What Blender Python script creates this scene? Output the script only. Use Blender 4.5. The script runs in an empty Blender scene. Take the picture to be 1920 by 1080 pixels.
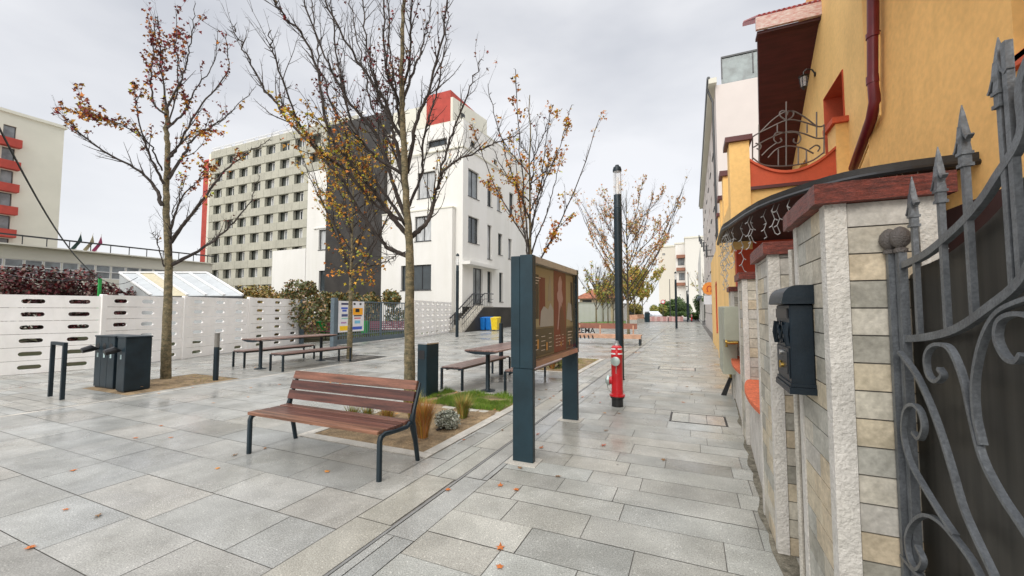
import bpy, math, random
from mathutils import Vector, noise
random.seed(7)
R = math.radians
scene = bpy.context.scene
COL = scene.collection

# ------------------------------------------------------------------ camera
CAM_H = 1.6
FPX = 765.0
PITCH = math.atan(42 / FPX)
YAW = R(23.8)
cam = bpy.data.cameras.new('camera')
cam.sensor_width = 36.0
cam.lens = FPX / 1920 * 36.0
cam.clip_start = 0.05
cam.clip_end = 2000
cam_o = bpy.data.objects.new('camera', cam)
cam_o.location = (0, 0, CAM_H)
cam_o.rotation_euler = (R(90) + PITCH, 0, YAW)
COL.objects.link(cam_o)
scene.camera = cam_o

# ------------------------------------------------------------------ world: overcast sky
SUN_EL, SUN_AZ = R(36), R(183)
w = bpy.data.worlds.new('World')
scene.world = w
w.use_nodes = True
nt = w.node_tree
for n in list(nt.nodes):
    nt.nodes.remove(n)
wo = nt.nodes.new('ShaderNodeOutputWorld')
sky = nt.nodes.new('ShaderNodeTexSky')
sky.sky_type = 'NISHITA'
sky.sun_disc = False
sky.sun_elevation = SUN_EL
sky.sun_rotation = SUN_AZ
bg1 = nt.nodes.new('ShaderNodeBackground')
bg1.inputs['Strength'].default_value = 0.012
nt.links.new(sky.outputs[0], bg1.inputs['Color'])
tc = nt.nodes.new('ShaderNodeTexCoord')
mp = nt.nodes.new('ShaderNodeMapping')
mp.inputs['Scale'].default_value = (1.0, 1.0, 2.6)
n1 = nt.nodes.new('ShaderNodeTexNoise')
n1.inputs['Scale'].default_value = 1.7
n1.inputs['Detail'].default_value = 5
n1.inputs['Roughness'].default_value = 0.48
cr = nt.nodes.new('ShaderNodeValToRGB')
e = cr.color_ramp.elements
e[0].position = 0.36; e[0].color = (0.58, 0.595, 0.635, 1)
e[1].position = 0.62; e[1].color = (0.85, 0.85, 0.865, 1)
nt.links.new(tc.outputs['Generated'], mp.inputs[0])
nt.links.new(mp.outputs[0], n1.inputs['Vector'])
nt.links.new(n1.outputs['Fac'], cr.inputs[0])
sep = nt.nodes.new('ShaderNodeSeparateXYZ')
nt.links.new(tc.outputs['Generated'], sep.inputs[0])
mr = nt.nodes.new('ShaderNodeMapRange')
mr.inputs['From Min'].default_value = 0.0
mr.inputs['From Max'].default_value = 0.55
mr.inputs['To Min'].default_value = 0.65
mr.inputs['To Max'].default_value = 0.0
nt.links.new(sep.outputs['Z'], mr.inputs['Value'])
mixc = nt.nodes.new('ShaderNodeMix')
mixc.data_type = 'RGBA'
nt.links.new(mr.outputs[0], mixc.inputs[0])
nt.links.new(cr.outputs[0], mixc.inputs[6])
mixc.inputs[7].default_value = (0.86, 0.86, 0.875, 1)
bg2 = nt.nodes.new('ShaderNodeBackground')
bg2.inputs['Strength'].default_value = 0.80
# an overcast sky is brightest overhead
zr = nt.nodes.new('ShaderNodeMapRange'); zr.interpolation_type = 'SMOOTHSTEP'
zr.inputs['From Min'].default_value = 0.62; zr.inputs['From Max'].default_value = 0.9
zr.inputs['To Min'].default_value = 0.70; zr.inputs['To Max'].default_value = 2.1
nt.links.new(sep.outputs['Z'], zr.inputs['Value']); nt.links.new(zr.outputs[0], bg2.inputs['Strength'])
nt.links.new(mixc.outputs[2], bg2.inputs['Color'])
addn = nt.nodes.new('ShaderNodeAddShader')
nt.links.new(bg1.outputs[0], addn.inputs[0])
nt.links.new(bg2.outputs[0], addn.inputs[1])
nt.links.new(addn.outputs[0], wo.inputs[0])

sun = bpy.data.lights.new('sun', 'SUN')
sun.energy = 1.5
sun.angle = R(40)
sun.color = (1.0, 0.96, 0.9)
sun_o = bpy.data.objects.new('sun', sun)
sun_o.location = (0, 0, 30)
COL.objects.link(sun_o)
# soft light comes from behind the camera
sd = Vector((-0.05, -0.85, 0.62)).normalized()
sun_o.rotation_euler = sd.to_track_quat('Z', 'Y').to_euler()

scene.view_settings.view_transform = 'Standard'
scene.view_settings.look = 'None'
scene.view_settings.exposure = 0.55
scene.view_settings.gamma = 1
scene.render.engine = 'CYCLES'

# ------------------------------------------------------------------ measuring helpers
def ray(u, v):
    x = (u - 960) / FPX; y = (540 - v) / FPX
    fz = math.cos(PITCH) - y * math.sin(PITCH)
    up = math.sin(PITCH) + y * math.cos(PITCH)
    return (x * math.cos(YAW) - fz * math.sin(YAW), x * math.sin(YAW) + fz * math.cos(YAW), up)
def atG(u, v, z=0.0):
    X, Y, Z = ray(u, v); t = (z - CAM_H) / Z
    return Vector((X * t, Y * t, z))
def atX(u, v, X0):
    X, Y, Z = ray(u, v); t = X0 / X
    return Vector((X0, Y * t, CAM_H + Z * t))
def atY(u, v, Y0):
    X, Y, Z = ray(u, v); t = Y0 / Y
    return Vector((X * t, Y0, CAM_H + Z * t))
def atD(u, v, d):
    X, Y, Z = ray(u, v)
    return Vector((X * d, Y * d, CAM_H + Z * d))
def atL(u, v, p0, p1):
    """point of the vertical plane through ground points p0, p1"""
    X, Y, Z = ray(u, v)
    nx, ny = -(p1[1] - p0[1]), (p1[0] - p0[0])
    t = (nx * p0[0] + ny * p0[1]) / (nx * X + ny * Y)
    return Vector((X * t, Y * t, CAM_H + Z * t))

# ------------------------------------------------------------------ materials
def lin(c):
    return tuple(((x / 255) / 12.92 if x / 255 < 0.04045 else ((x / 255 + 0.055) / 1.055) ** 2.4) for x in c)
MATS = {}
def mat(name, rgb, rough=0.6, metal=0.0, var=0.12, scale=6.0, bump=0.0, bscale=60.0, attr=None, col2=None,
        spec=0.5, rvar=0.0, alpha=None, trans=0.0, stretch=(1, 1, 1), detail=6, fine=0.0, finescale=120, coat=0.0):
    if name in MATS:
        return MATS[name]
    m = bpy.data.materials.new(name); m.use_nodes = True
    t = m.node_tree; b = t.nodes['Principled BSDF']
    b.inputs['Roughness'].default_value = rough
    b.inputs['Metallic'].default_value = metal
    b.inputs['Specular IOR Level'].default_value = spec
    b.inputs['Transmission Weight'].default_value = trans
    b.inputs['Coat Weight'].default_value = coat
    if alpha is not None:
        b.inputs['Alpha'].default_value = alpha
    co = t.nodes.new('ShaderNodeTexCoord')
    mpn = t.nodes.new('ShaderNodeMapping'); mpn.inputs['Scale'].default_value = stretch
    t.links.new(co.outputs['Object'], mpn.inputs[0])
    no = t.nodes.new('ShaderNodeTexNoise')
    no.inputs['Scale'].default_value = scale; no.inputs['Detail'].default_value = detail
    no.inputs['Roughness'].default_value = 0.6
    t.links.new(mpn.outputs[0], no.inputs['Vector'])
    rp = t.nodes.new('ShaderNodeValToRGB')
    c = rgb
    lo = col2 if col2 else tuple(x * (1 - var) for x in c)
    hi = c if col2 else tuple(min(1, x * (1 + var)) for x in c)
    rp.color_ramp.elements[0].position = 0.35; rp.color_ramp.elements[0].color = (*lo, 1)
    rp.color_ramp.elements[1].position = 0.65; rp.color_ramp.elements[1].color = (*hi, 1)
    t.links.new(no.outputs['Fac'], rp.inputs[0])
    out = rp.outputs[0]
    if fine:
        nf = t.nodes.new('ShaderNodeTexNoise'); nf.inputs['Scale'].default_value = finescale
        nf.inputs['Detail'].default_value = 3
        t.links.new(mpn.outputs[0], nf.inputs['Vector'])
        mf = t.nodes.new('ShaderNodeMapRange')
        mf.inputs['From Min'].default_value = 0.32; mf.inputs['From Max'].default_value = 0.68
        mf.inputs['To Min'].default_value = 1 - fine; mf.inputs['To Max'].default_value = 1 + fine
        t.links.new(nf.outputs['Fac'], mf.inputs[0])
        mx2 = t.nodes.new('ShaderNodeMix'); mx2.data_type = 'RGBA'; mx2.blend_type = 'MULTIPLY'
        mx2.inputs[0].default_value = 1
        t.links.new(out, mx2.inputs[6]); t.links.new(mf.outputs[0], mx2.inputs[7])
        out = mx2.outputs[2]
    if attr:
        at = t.nodes.new('ShaderNodeAttribute'); at.attribute_name = attr
        mx = t.nodes.new('ShaderNodeMix'); mx.data_type = 'RGBA'; mx.blend_type = 'MULTIPLY'
        mx.inputs[0].default_value = 1
        t.links.new(out, mx.inputs[6]); t.links.new(at.outputs['Color'], mx.inputs[7])
        out = mx.outputs[2]
    t.links.new(out, b.inputs['Base Color'])
    if rvar:
        n3 = t.nodes.new('ShaderNodeTexNoise'); n3.inputs['Scale'].default_value = 0.9
        n3.inputs['Detail'].default_value = 4
        t.links.new(co.outputs['Object'], n3.inputs['Vector'])
        m3 = t.nodes.new('ShaderNodeMapRange')
        m3.inputs['From Min'].default_value = 0.35; m3.inputs['From Max'].default_value = 0.65
        m3.inputs['To Min'].default_value = max(0.05, rough - rvar); m3.inputs['To Max'].default_value = rough + rvar
        t.links.new(n3.outputs['Fac'], m3.inputs[0]); t.links.new(m3.outputs[0], b.inputs['Roughness'])
    if bump:
        n2 = t.nodes.new('ShaderNodeTexNoise'); n2.inputs['Scale'].default_value = bscale
        n2.inputs['Detail'].default_value = 4
        t.links.new(mpn.outputs[0], n2.inputs['Vector'])
        bp = t.nodes.new('ShaderNodeBump'); bp.inputs['Strength'].default_value = bump
        bp.inputs['Distance'].default_value = 0.01
        t.links.new(n2.outputs['Fac'], bp.inputs['Height']); t.links.new(bp.outputs[0], b.inputs['Normal'])
    MATS[name] = m
    return m

M = dict(
    granite=mat('granite', (0.375, 0.372, 0.345), 0.34, var=0.13, scale=2.2, attr='tint', rvar=0.20, fine=0.34, finescale=115, bump=0.05, bscale=150),
    joint=mat('joint', (0.15, 0.14, 0.125), 0.9, var=0.3),
    kerb=mat('kerb_stone', (0.52, 0.49, 0.43), 0.55, var=0.12, scale=4, fine=0.2, finescale=90, rvar=0.1),
    steelslot=mat('slot', (0.03, 0.03, 0.03), 0.7),
    darkmetal=mat('dark_metal', (0.011, 0.022, 0.030), 0.40, 0.0, spec=0.35, var=0.25, scale=3, fine=0.1, bump=0.03),
    boardmetal=mat('board_metal', (0.012, 0.034, 0.047), 0.42, 0.0, spec=0.35, var=0.2, scale=2, fine=0.08),
    wood=mat('bench_wood', (0.082, 0.036, 0.024), 0.40, var=0.5, scale=3.0, stretch=(0.5, 9, 9), attr='tint', fine=0.25, finescale=40, bump=0.1),
    woodY=mat('table_wood', (0.19, 0.115, 0.095), 0.35, var=0.4, scale=3.0, stretch=(9, 0.5, 9), attr='tint', fine=0.2, finescale=40),
    paleWood=mat('far_bench_wood', (0.50, 0.30, 0.20), 0.6, var=0.2, scale=4),
    white=mat('white_precast', (0.92, 0.90, 0.87), 0.75, var=0.04, scale=2, fine=0.03, bump=0.05),
    stucco=mat('white_stucco', (0.79, 0.775, 0.735), 0.9, var=0.03, scale=0.25, bump=0.1, bscale=30),
    stucco2=mat('cream_stucco', (0.70, 0.68, 0.58), 0.9, var=0.05, scale=0.2),
    greenpanel=mat('dorm_panel', (0.41, 0.40, 0.33), 0.8, var=0.10, scale=0.35, fine=0.05, finescale=3),
    dormpier=mat('dorm_pier', (0.45, 0.44, 0.36), 0.8, var=0.06, scale=0.4),
    red=mat('red_render', (0.42, 0.060, 0.042), 0.8, var=0.12, scale=1),
    blackclad=mat('black_cladding', (0.030, 0.026, 0.022), 0.55, var=0.35, scale=0.9, fine=0.15, finescale=8),
    glass=mat('window_glass', (0.035, 0.045, 0.05), 0.06, var=0.4, scale=0.5, spec=0.8),
    glassgrey=mat('pale_glass', (0.22, 0.24, 0.25), 0.15, var=0.4, scale=0.6, spec=0.6),
    curtain=mat('curtained_glass', (0.45, 0.46, 0.46), 0.3, var=0.35, scale=2.5, stretch=(4, 4, 0.3)),
    frameW=mat('white_frame', (0.75, 0.75, 0.74), 0.5, var=0.05),
    frameD=mat('dark_frame', (0.03, 0.032, 0.035), 0.4, var=0.2),
    orange=mat('orange_stucco', (0.95, 0.54, 0.185), 0.9, var=0.07, scale=0.8, bump=0.35, bscale=25, fine=0.06, finescale=14),
    yellow=mat('pale_orange_stucco', (0.95, 0.61, 0.235), 0.9, var=0.06, scale=0.9, bump=0.35, bscale=25, fine=0.05, finescale=14),
    redorange=mat('red_orange_render', (0.60, 0.105, 0.045), 0.8, var=0.12, scale=3, fine=0.1),
    maroon=mat('maroon_paint', (0.085, 0.014, 0.014), 0.5, var=0.2, scale=2),
    maroonB=mat('maroon_board', (0.060, 0.010, 0.012), 0.55, var=0.25, scale=2, stretch=(1, 1, 12)),
    pipe=mat('red_downpipe', (0.15, 0.010, 0.016), 0.35, var=0.15),
    rooftile=mat('red_roof_tile', (0.30, 0.05, 0.05), 0.5, var=0.3, scale=5),
    fascia=mat('peeling_fascia', (0.46, 0.20, 0.17), 0.7, var=0.3, scale=9, col2=(0.62, 0.55, 0.50), stretch=(1, 1, 4)),
    capwood=mat('red_cap_stone', (0.15, 0.030, 0.018), 0.5, var=0.5, scale=5, stretch=(3, 3, 20), bump=0.7, bscale=26, fine=0.4, finescale=30),
    trim=mat('rough_trim', (0.64, 0.61, 0.56), 0.9, var=0.08, scale=6, bump=1.0, bscale=70, fine=0.10, finescale=60),
    tile=mat('pillar_tile', (0.56, 0.53, 0.46), 0.6, var=0.16, scale=7, attr='tint', fine=0.12, finescale=50, bump=0.3, bscale=40),
    iron=mat('grey_iron', (0.13, 0.14, 0.15), 0.42, metal=0.3, var=0.2, scale=12, bump=0.3, bscale=50, fine=0.15),
    gatepanel=mat('gate_sheet', (0.026, 0.024, 0.020), 0.45, var=0.5, scale=3, stretch=(1, 6, 0.15)),
    greygate=mat('grey_gate_paint', (0.10, 0.135, 0.16), 0.5, var=0.1),
    soil=mat('soil', (0.235, 0.165, 0.09), 0.95, var=0.4, scale=5, bump=1.0, bscale=35, fine=0.3, finescale=60),
    grass=mat('grass', (0.125, 0.21, 0.022), 0.7, var=0.3, scale=4, attr='tint'),
    bark=mat('bark', (0.24, 0.19, 0.105), 0.9, var=0.5, scale=9, col2=(0.085, 0.078, 0.045), bump=1.0, bscale=45, stretch=(1, 1, 1.6), fine=0.35, finescale=30),
    barkdark=mat('bark_dark', (0.050, 0.040, 0.034), 0.9, var=0.5, scale=8, bump=0.6, bscale=50),
    leaves=mat('leaves', (1.0, 1.0, 1.0), 0.6, var=0.15, scale=9, attr='tint'),
    redpaint=mat('hydrant_red', (0.55, 0.006, 0.012), 0.30, var=0.1, coat=0.4),
    cappaint=mat('hydrant_cap', (0.42, 0.50, 0.47), 0.35, metal=0.5, var=0.2),
    silver=mat('brushed_steel', (0.55, 0.55, 0.54), 0.3, metal=0.9, var=0.1),
    whitep=mat('white_paint', (0.8, 0.8, 0.8), 0.5, var=0.03),
    black=mat('black_plastic', (0.012, 0.012, 0.013), 0.4, var=0.2),
    mailbox=mat('mailbox_paint', (0.006, 0.013, 0.020), 0.40, spec=0.3, var=0.25, scale=6, bump=0.1),
    gold=mat('brass', (0.40, 0.26, 0.06), 0.3, metal=0.8),
    meter=mat('meter_cabinet', (0.36, 0.37, 0.29), 0.5, var=0.06),
    sill=mat('orange_sill', (0.62, 0.14, 0.055), 0.8, var=0.2, scale=20, fine=0.2, finescale=50, bump=0.4),
    clear=mat('clear_lantern', (0.9, 0.9, 0.9), 0.05, alpha=0.25, var=0.0),
    paper=mat('paper', (0.78, 0.78, 0.80), 0.5, var=0.03),
    blue=mat('blue_plastic', (0.01, 0.16, 0.50), 0.4), yel=mat('yellow_plastic', (0.75, 0.55, 0.02), 0.4),
    green=mat('green_plastic', (0.01, 0.30, 0.05), 0.4), pinkred=mat('pink_red', (0.55, 0.10, 0.13), 0.5),
    purplewood=mat('purple_wood', (0.22, 0.06, 0.09), 0.6),
    asphalt=mat('asphalt', (0.07, 0.07, 0.07), 0.8, fine=0.2),
    concrete=mat('concrete', (0.42, 0.40, 0.36), 0.8, var=0.15, scale=3),
    roofterra=mat('terracotta_roof', (0.33, 0.12, 0.06), 0.8, var=0.3, scale=2),
    sheetW=mat('shed_panel', (0.44, 0.46, 0.46), 0.5, var=0.1, scale=1), sheetY=mat('shed_panel_cream', (0.50, 0.44, 0.29), 0.5),
    carwhite=mat('car_white', (0.70, 0.72, 0.76), 0.2, var=0.02, coat=0.5), cardark=mat('car_dark', (0.05, 0.06, 0.07), 0.2, coat=0.5),
    rubber=mat('rubber', (0.015, 0.015, 0.015), 0.8),
    lightwire=mat('light_wire', (0.42, 0.42, 0.41), 0.5),
)
def weather(m_, lowscale, lo, gum=False, stretch=(1, 1, 1)):
    t = m_.node_tree; b = t.nodes['Principled BSDF']; src = b.inputs['Base Color'].links[0].from_socket
    co = t.nodes.new('ShaderNodeTexCoord'); mp_ = t.nodes.new('ShaderNodeMapping'); mp_.inputs['Scale'].default_value = stretch
    t.links.new(co.outputs['Object'], mp_.inputs[0])
    no = t.nodes.new('ShaderNodeTexNoise'); no.inputs['Scale'].default_value = lowscale; no.inputs['Detail'].default_value = 8; no.inputs['Roughness'].default_value = .68; no.inputs['Distortion'].default_value = .6
    t.links.new(mp_.outputs[0], no.inputs['Vector'])
    rp = t.nodes.new('ShaderNodeValToRGB'); rp.color_ramp.elements[0].position = .38; rp.color_ramp.elements[0].color = (lo, lo, lo * .98, 1); rp.color_ramp.elements[1].position = .60; rp.color_ramp.elements[1].color = (1, 1, 1, 1)
    t.links.new(no.outputs['Fac'], rp.inputs[0])
    mx = t.nodes.new('ShaderNodeMix'); mx.data_type = 'RGBA'; mx.blend_type = 'MULTIPLY'; mx.inputs[0].default_value = 1
    t.links.new(src, mx.inputs[6]); t.links.new(rp.outputs[0], mx.inputs[7]); out = mx.outputs[2]
    if gum:
        vo = t.nodes.new('ShaderNodeTexVoronoi'); vo.inputs['Scale'].default_value = 2.1; vo.inputs['Randomness'].default_value = 1
        t.links.new(co.outputs['Object'], vo.inputs['Vector'])
        lt = t.nodes.new('ShaderNodeMapRange'); lt.inputs['From Min'].default_value = .022; lt.inputs['From Max'].default_value = .034; lt.inputs['To Min'].default_value = .42; lt.inputs['To Max'].default_value = 1
        t.links.new(vo.outputs['Distance'], lt.inputs[0])
        m2 = t.nodes.new('ShaderNodeMix'); m2.data_type = 'RGBA'; m2.blend_type = 'MULTIPLY'; m2.inputs[0].default_value = 1
        t.links.new(out, m2.inputs[6]); t.links.new(lt.outputs[0], m2.inputs[7]); out = m2.outputs[2]
        v2 = t.nodes.new('ShaderNodeTexVoronoi'); v2.inputs['Scale'].default_value = 34; t.links.new(co.outputs['Object'], v2.inputs['Vector'])
        l2 = t.nodes.new('ShaderNodeMapRange'); l2.inputs['From Min'].default_value = .10; l2.inputs['From Max'].default_value = .22; l2.inputs['To Min'].default_value = 1.45; l2.inputs['To Max'].default_value = .96
        t.links.new(v2.outputs['Distance'], l2.inputs[0])
        m3 = t.nodes.new('ShaderNodeMix'); m3.data_type = 'RGBA'; m3.blend_type = 'MULTIPLY'; m3.inputs[0].default_value = 1
        t.links.new(out, m3.inputs[6]); t.links.new(l2.outputs[0], m3.inputs[7]); out = m3.outputs[2]
    t.links.new(out, b.inputs['Base Color'])
weather(M['granite'], 1.3, .76, True)
weather(M['kerb'], 2.0, .75)
weather(M['white'], 1.1, .90, stretch=(1, 1, .35))
weather(M['stucco'], .5, .93, stretch=(1, 1, .15))
weather(M['orange'], 1.0, .91, stretch=(1, 1, .4))
weather(M['yellow'], 1.0, .88, stretch=(1, 1, .4))
weather(M['tile'], 9.0, .78)
weather(M['trim'], 4.0, .85)
weather(M['boardmetal'], 2.0, .8)
def flat(name, rgb, rough=0.5):
    return mat('flat_' + name, lin(rgb), rough, var=0.03)

# ------------------------------------------------------------------ mesh builder
class MB:
    def __init__(s):
        s.v = []; s.f = []; s.c = []; s.m = []; s.smooth = False; s.cur = (1, 1, 1); s.mi = 0
    def add(s, vs, fs):
        b = len(s.v); s.v += [tuple(p) for p in vs]
        for f in fs:
            s.f.append([b + i for i in f]); s.c.append(s.cur); s.m.append(s.mi)
        return s
    def quad(s, a, b, c, d):
        return s.add([a, b, c, d], [(0, 1, 2, 3)])
    def box(s, x0, x1, y0, y1, z0, z1):
        if x0 > x1: x0, x1 = x1, x0
        if y0 > y1: y0, y1 = y1, y0
        if z0 > z1: z0, z1 = z1, z0
        vs = [(x0, y0, z0), (x1, y0, z0), (x1, y1, z0), (x0, y1, z0), (x0, y0, z1), (x1, y0, z1), (x1, y1, z1), (x0, y1, z1)]
        return s.add(vs, [(0, 3, 2, 1), (4, 5, 6, 7), (0, 1, 5, 4), (1, 2, 6, 5), (2, 3, 7, 6), (3, 0, 4, 7)])
    def bbox(s, x0, x1, y0, y1, z0, z1, b=0.01):
        """box with chamfered vertical and top edges"""
        P = [(x0 + b, y0), (x1 - b, y0), (x1, y0 + b), (x1, y1 - b), (x1 - b, y1), (x0 + b, y1), (x0, y1 - b), (x0, y0 + b)]
        Q = [(x0 + 2 * b, y0 + b), (x1 - 2 * b, y0 + b), (x1 - b, y0 + 2 * b), (x1 - b, y1 - 2 * b), (x1 - 2 * b, y1 - b), (x0 + 2 * b, y1 - b), (x0 + b, y1 - 2 * b), (x0 + b, y0 + 2 * b)]
        vs = [(x, y, z0) for x, y in P] + [(x, y, z1 - b) for x, y in P] + [(x, y, z1) for x, y in Q]
        fs = [(i, (i + 1) % 8, 8 + (i + 1) % 8, 8 + i) for i in range(8)] + [(8 + i, 8 + (i + 1) % 8, 16 + (i + 1) % 8, 16 + i) for i in range(8)]
        fs += [tuple(range(16, 24)), tuple(range(7, -1, -1))]
        return s.add(vs, fs)
    def beam(s, a, b, wx, wz, up=(0, 0, 1)):
        a = Vector(a); b = Vector(b); d = (b - a).normalized(); u = Vector(up)
        if abs(d.dot(u)) > 0.98: u = Vector((0, 1, 0))
        r = d.cross(u).normalized(); u = r.cross(d).normalized()
        vs = []
        for p in (a, b):
            for i, j in ((-1, -1), (1, -1), (1, 1), (-1, 1)):
                vs.append(p + r * (i * wx / 2) + u * (j * wz / 2))
        return s.add(vs, [(0, 1, 2, 3), (7, 6, 5, 4), (0, 4, 5, 1), (1, 5, 6, 2), (2, 6, 7, 3), (3, 7, 4, 0)])
    def tube(s, pts, rad, n=8, cap=True):
        pts = [Vector(p) for p in pts]
        if not hasattr(rad, '__len__'): rad = [rad] * len(pts)
        vs = []; fs = []; prev = None
        for i, p in enumerate(pts):
            if i == 0: d = pts[1] - pts[0]
            elif i == len(pts) - 1: d = pts[-1] - pts[-2]
            else: d = pts[i + 1] - pts[i - 1]
            if d.length < 1e-9: d = Vector((0, 0, 1))
            d.normalize()
            if prev is None:
                u = Vector((1, 0, 0)) if abs(d.x) < 0.8 else Vector((0, 1, 0))
            else: u = prev
            u = (u - d * u.dot(d))
            if u.length < 1e-6: u = d.orthogonal()
            u.normalize(); prev = u; r = d.cross(u)
            for k in range(n):
                a = 2 * math.pi * k / n
                vs.append(p + (u * math.cos(a) + r * math.sin(a)) * rad[i])
        for i in range(len(pts) - 1):
            for k in range(n):
                fs.append((i * n + k, i * n + (k + 1) % n, (i + 1) * n + (k + 1) % n, (i + 1) * n + k))
        if cap:
            fs.append(tuple(range(n - 1, -1, -1))); fs.append(tuple(range((len(pts) - 1) * n, len(pts) * n)))
        return s.add(vs, fs)
    def strip(s, pts, width, thick, nrm):
        """flat bar following pts; width along nrm, thickness in-plane"""
        pts = [Vector(p) for p in pts]; nrm = Vector(nrm).normalized(); vs = []; fs = []
        for i, p in enumerate(pts):
            d = (pts[min(i + 1, len(pts) - 1)] - pts[max(i - 1, 0)]).normalized()
            r = d.cross(nrm).normalized()
            for a, b in ((-1, -1), (1, -1), (1, 1), (-1, 1)):
                vs.append(p + r * (a * thick / 2) + nrm * (b * width / 2))
        n = len(pts)
        for i in range(n - 1):
            for k in range(4):
                fs.append((i * 4 + k, i * 4 + (k + 1) % 4, i * 4 + 4 + (k + 1) % 4, i * 4 + 4 + k))
        fs += [(3, 2, 1, 0), tuple(range(4 * n - 4, 4 * n))]
        return s.add(vs, fs)
    def lathe(s, prof, c=(0, 0, 0), n=16, axis='z'):
        vs = []; fs = []
        for r, z in prof:
            for k in range(n):
                a = 2 * math.pi * k / n; x, y = r * math.cos(a), r * math.sin(a)
                q = (x, y, z) if axis == 'z' else ((z, x, y) if axis == 'x' else (x, z, y))
                vs.append((c[0] + q[0], c[1] + q[1], c[2] + q[2]))
        m = len(prof)
        for i in range(m - 1):
            for k in range(n):
                fs.append((i * n + k, i * n + (k + 1) % n, (i + 1) * n + (k + 1) % n, (i + 1) * n + k))
        fs += [tuple(range(n - 1, -1, -1)), tuple(range((m - 1) * n, m * n))]
        return s.add(vs, fs)
    def prism(s, poly, z0, z1):
        n = len(poly)
        vs = [(x, y, z0) for x, y in poly] + [(x, y, z1) for x, y in poly]
        return s.add(vs, [tuple(range(n - 1, -1, -1)), tuple(range(n, 2 * n))] + [(i, (i + 1) % n, n + (i + 1) % n, n + i) for i in range(n)])
    def extr(s, poly, vec):
        """3D polygon extruded along vec"""
        n = len(poly); v = Vector(vec)
        vs = [Vector(p) for p in poly] + [Vector(p) + v for p in poly]
        return s.add(vs, [tuple(range(n - 1, -1, -1)), tuple(range(n, 2 * n))] + [(i, (i + 1) % n, n + (i + 1) % n, n + i) for i in range(n)])
    def build(s, name, m, parent=None, world=False, smooth=None):
        off = Vector((0, 0, 0))
        if world and parent is not None:
            p = parent
            while p is not None:
                off += Vector(p.location); p = p.parent
        me = bpy.data.meshes.new(name)
        me.from_pydata([(a - off[0], b - off[1], c - off[2]) for a, b, c in s.v], [], s.f)
        ms = m if isinstance(m, (list, tuple)) else [m]
        for q in ms: me.materials.append(q)
        if len(ms) > 1:
            for i, p in enumerate(me.polygons): p.material_index = s.m[i]
        ca = me.color_attributes.new('tint', 'FLOAT_COLOR', 'CORNER')
        buf = []
        for p in me.polygons:
            c = s.c[p.index]
            buf += [c[0], c[1], c[2], 1.0] * p.loop_total
        ca.data.foreach_set('color', buf)
        if s.smooth if smooth is None else smooth:
            me.shade_smooth() if hasattr(me, 'shade_smooth') else None
            try: me.set_sharp_from_angle(angle=R(40))
            except Exception: pass
        me.update()
        o = bpy.data.objects.new(name, me); COL.objects.link(o)
        if parent is not None: o.parent = parent
        return o

def tag(o, label=None, cat=None, group=None, kind=None):
    if label: o['label'] = label
    if cat: o['category'] = cat
    if group: o['group'] = group
    if kind: o['kind'] = kind
    return o
def thing(name, loc, label, cat, rz=0.0, group=None):
    o = bpy.data.objects.new(name, None); COL.objects.link(o)
    o.empty_display_size = 0.2
    o.location = loc; o.rotation_euler = (0, 0, rz)
    return tag(o, label, cat, group)
def structure(o):
    o['kind'] = 'structure'; return o
def copy_tree(o, parent=None):
    c = o.copy(); COL.objects.link(c); c.parent = parent
    for ch in list(o.children): copy_tree(ch, c)
    return c
def dup(o, loc, label, rz=None, group=None):
    c = copy_tree(o); c.location = loc
    if rz is not None: c.rotation_euler = (0, 0, rz)
    c['label'] = label
    if group: c['group'] = group
    return c

# ================================================================== GROUND
g = MB(); g.quad((-400, -60, -0.03), (400, -60, -0.03), (400, 600, -0.03), (-400, 600, -0.03))
structure(g.build('ground', M['concrete']))
g = MB(); g.quad((-60, -4, -0.008), (8, -4, -0.008), (8, 66, -0.008), (-60, 66, -0.008))
structure(g.build('paving_bed', M['joint']))

def slabs(mb, x0, x1, y0, y1, rows, lens, jw, zf=0.0, skip=None, tint=(1, 1, 1), spread=0.14):
    y = y0; k = 0
    while y < y1 - 0.02:
        h = random.choice(rows) * (1 if y < 26 else 2.2)
        h = min(h, y1 - y)
        if y1 - y - h < 0.08: h = y1 - y
        x = x0 - random.uniform(0, lens[1])
        while x < x1:
            l = random.uniform(*lens) * (1 if y < 26 else 2)
            a, b = max(x, x0), min(x + l, x1)
            if b - a > 0.03:
                cx, cy = (a + b) / 2, y + h / 2
                rects = [(a, b, y, y + h)]
                for s_ in (skip or []):
                    nr = []
                    for (p, q, r_, t_) in rects:
                        if q <= s_[0] or p >= s_[1] or t_ <= s_[2] or r_ >= s_[3]:
                            nr.append((p, q, r_, t_)); continue
                        if p < s_[0]: nr.append((p, s_[0], r_, t_))
                        if q > s_[1]: nr.append((s_[1], q, r_, t_))
                        pp, qq = max(p, s_[0]), min(q, s_[1])
                        if r_ < s_[2]: nr.append((pp, qq, r_, s_[2]))
                        if t_ > s_[3]: nr.append((pp, qq, s_[3], t_))
                    rects = nr
                v = 1 + random.uniform(-spread, spread)
                if random.random() < 0.08: v *= 0.86
                wv = random.uniform(-0.025, 0.03)
                mb.cur = (tint[0] * v * (1 + wv), tint[1] * v, tint[2] * v * (1 - wv))
                dz = random.uniform(-0.0012, 0.0012)
                for (p, q, r_, t_) in rects:
                    j = jw / 2
                    if q - p > 3 * j and t_ - r_ > 3 * j:
                        z = dz
                        mb.quad((p + j, r_ + j, z), (q - j, r_ + j, z), (q - j, t_ - j, z), (p + j, t_ - j, z))
            x += l
        y += h; k += 1

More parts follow.
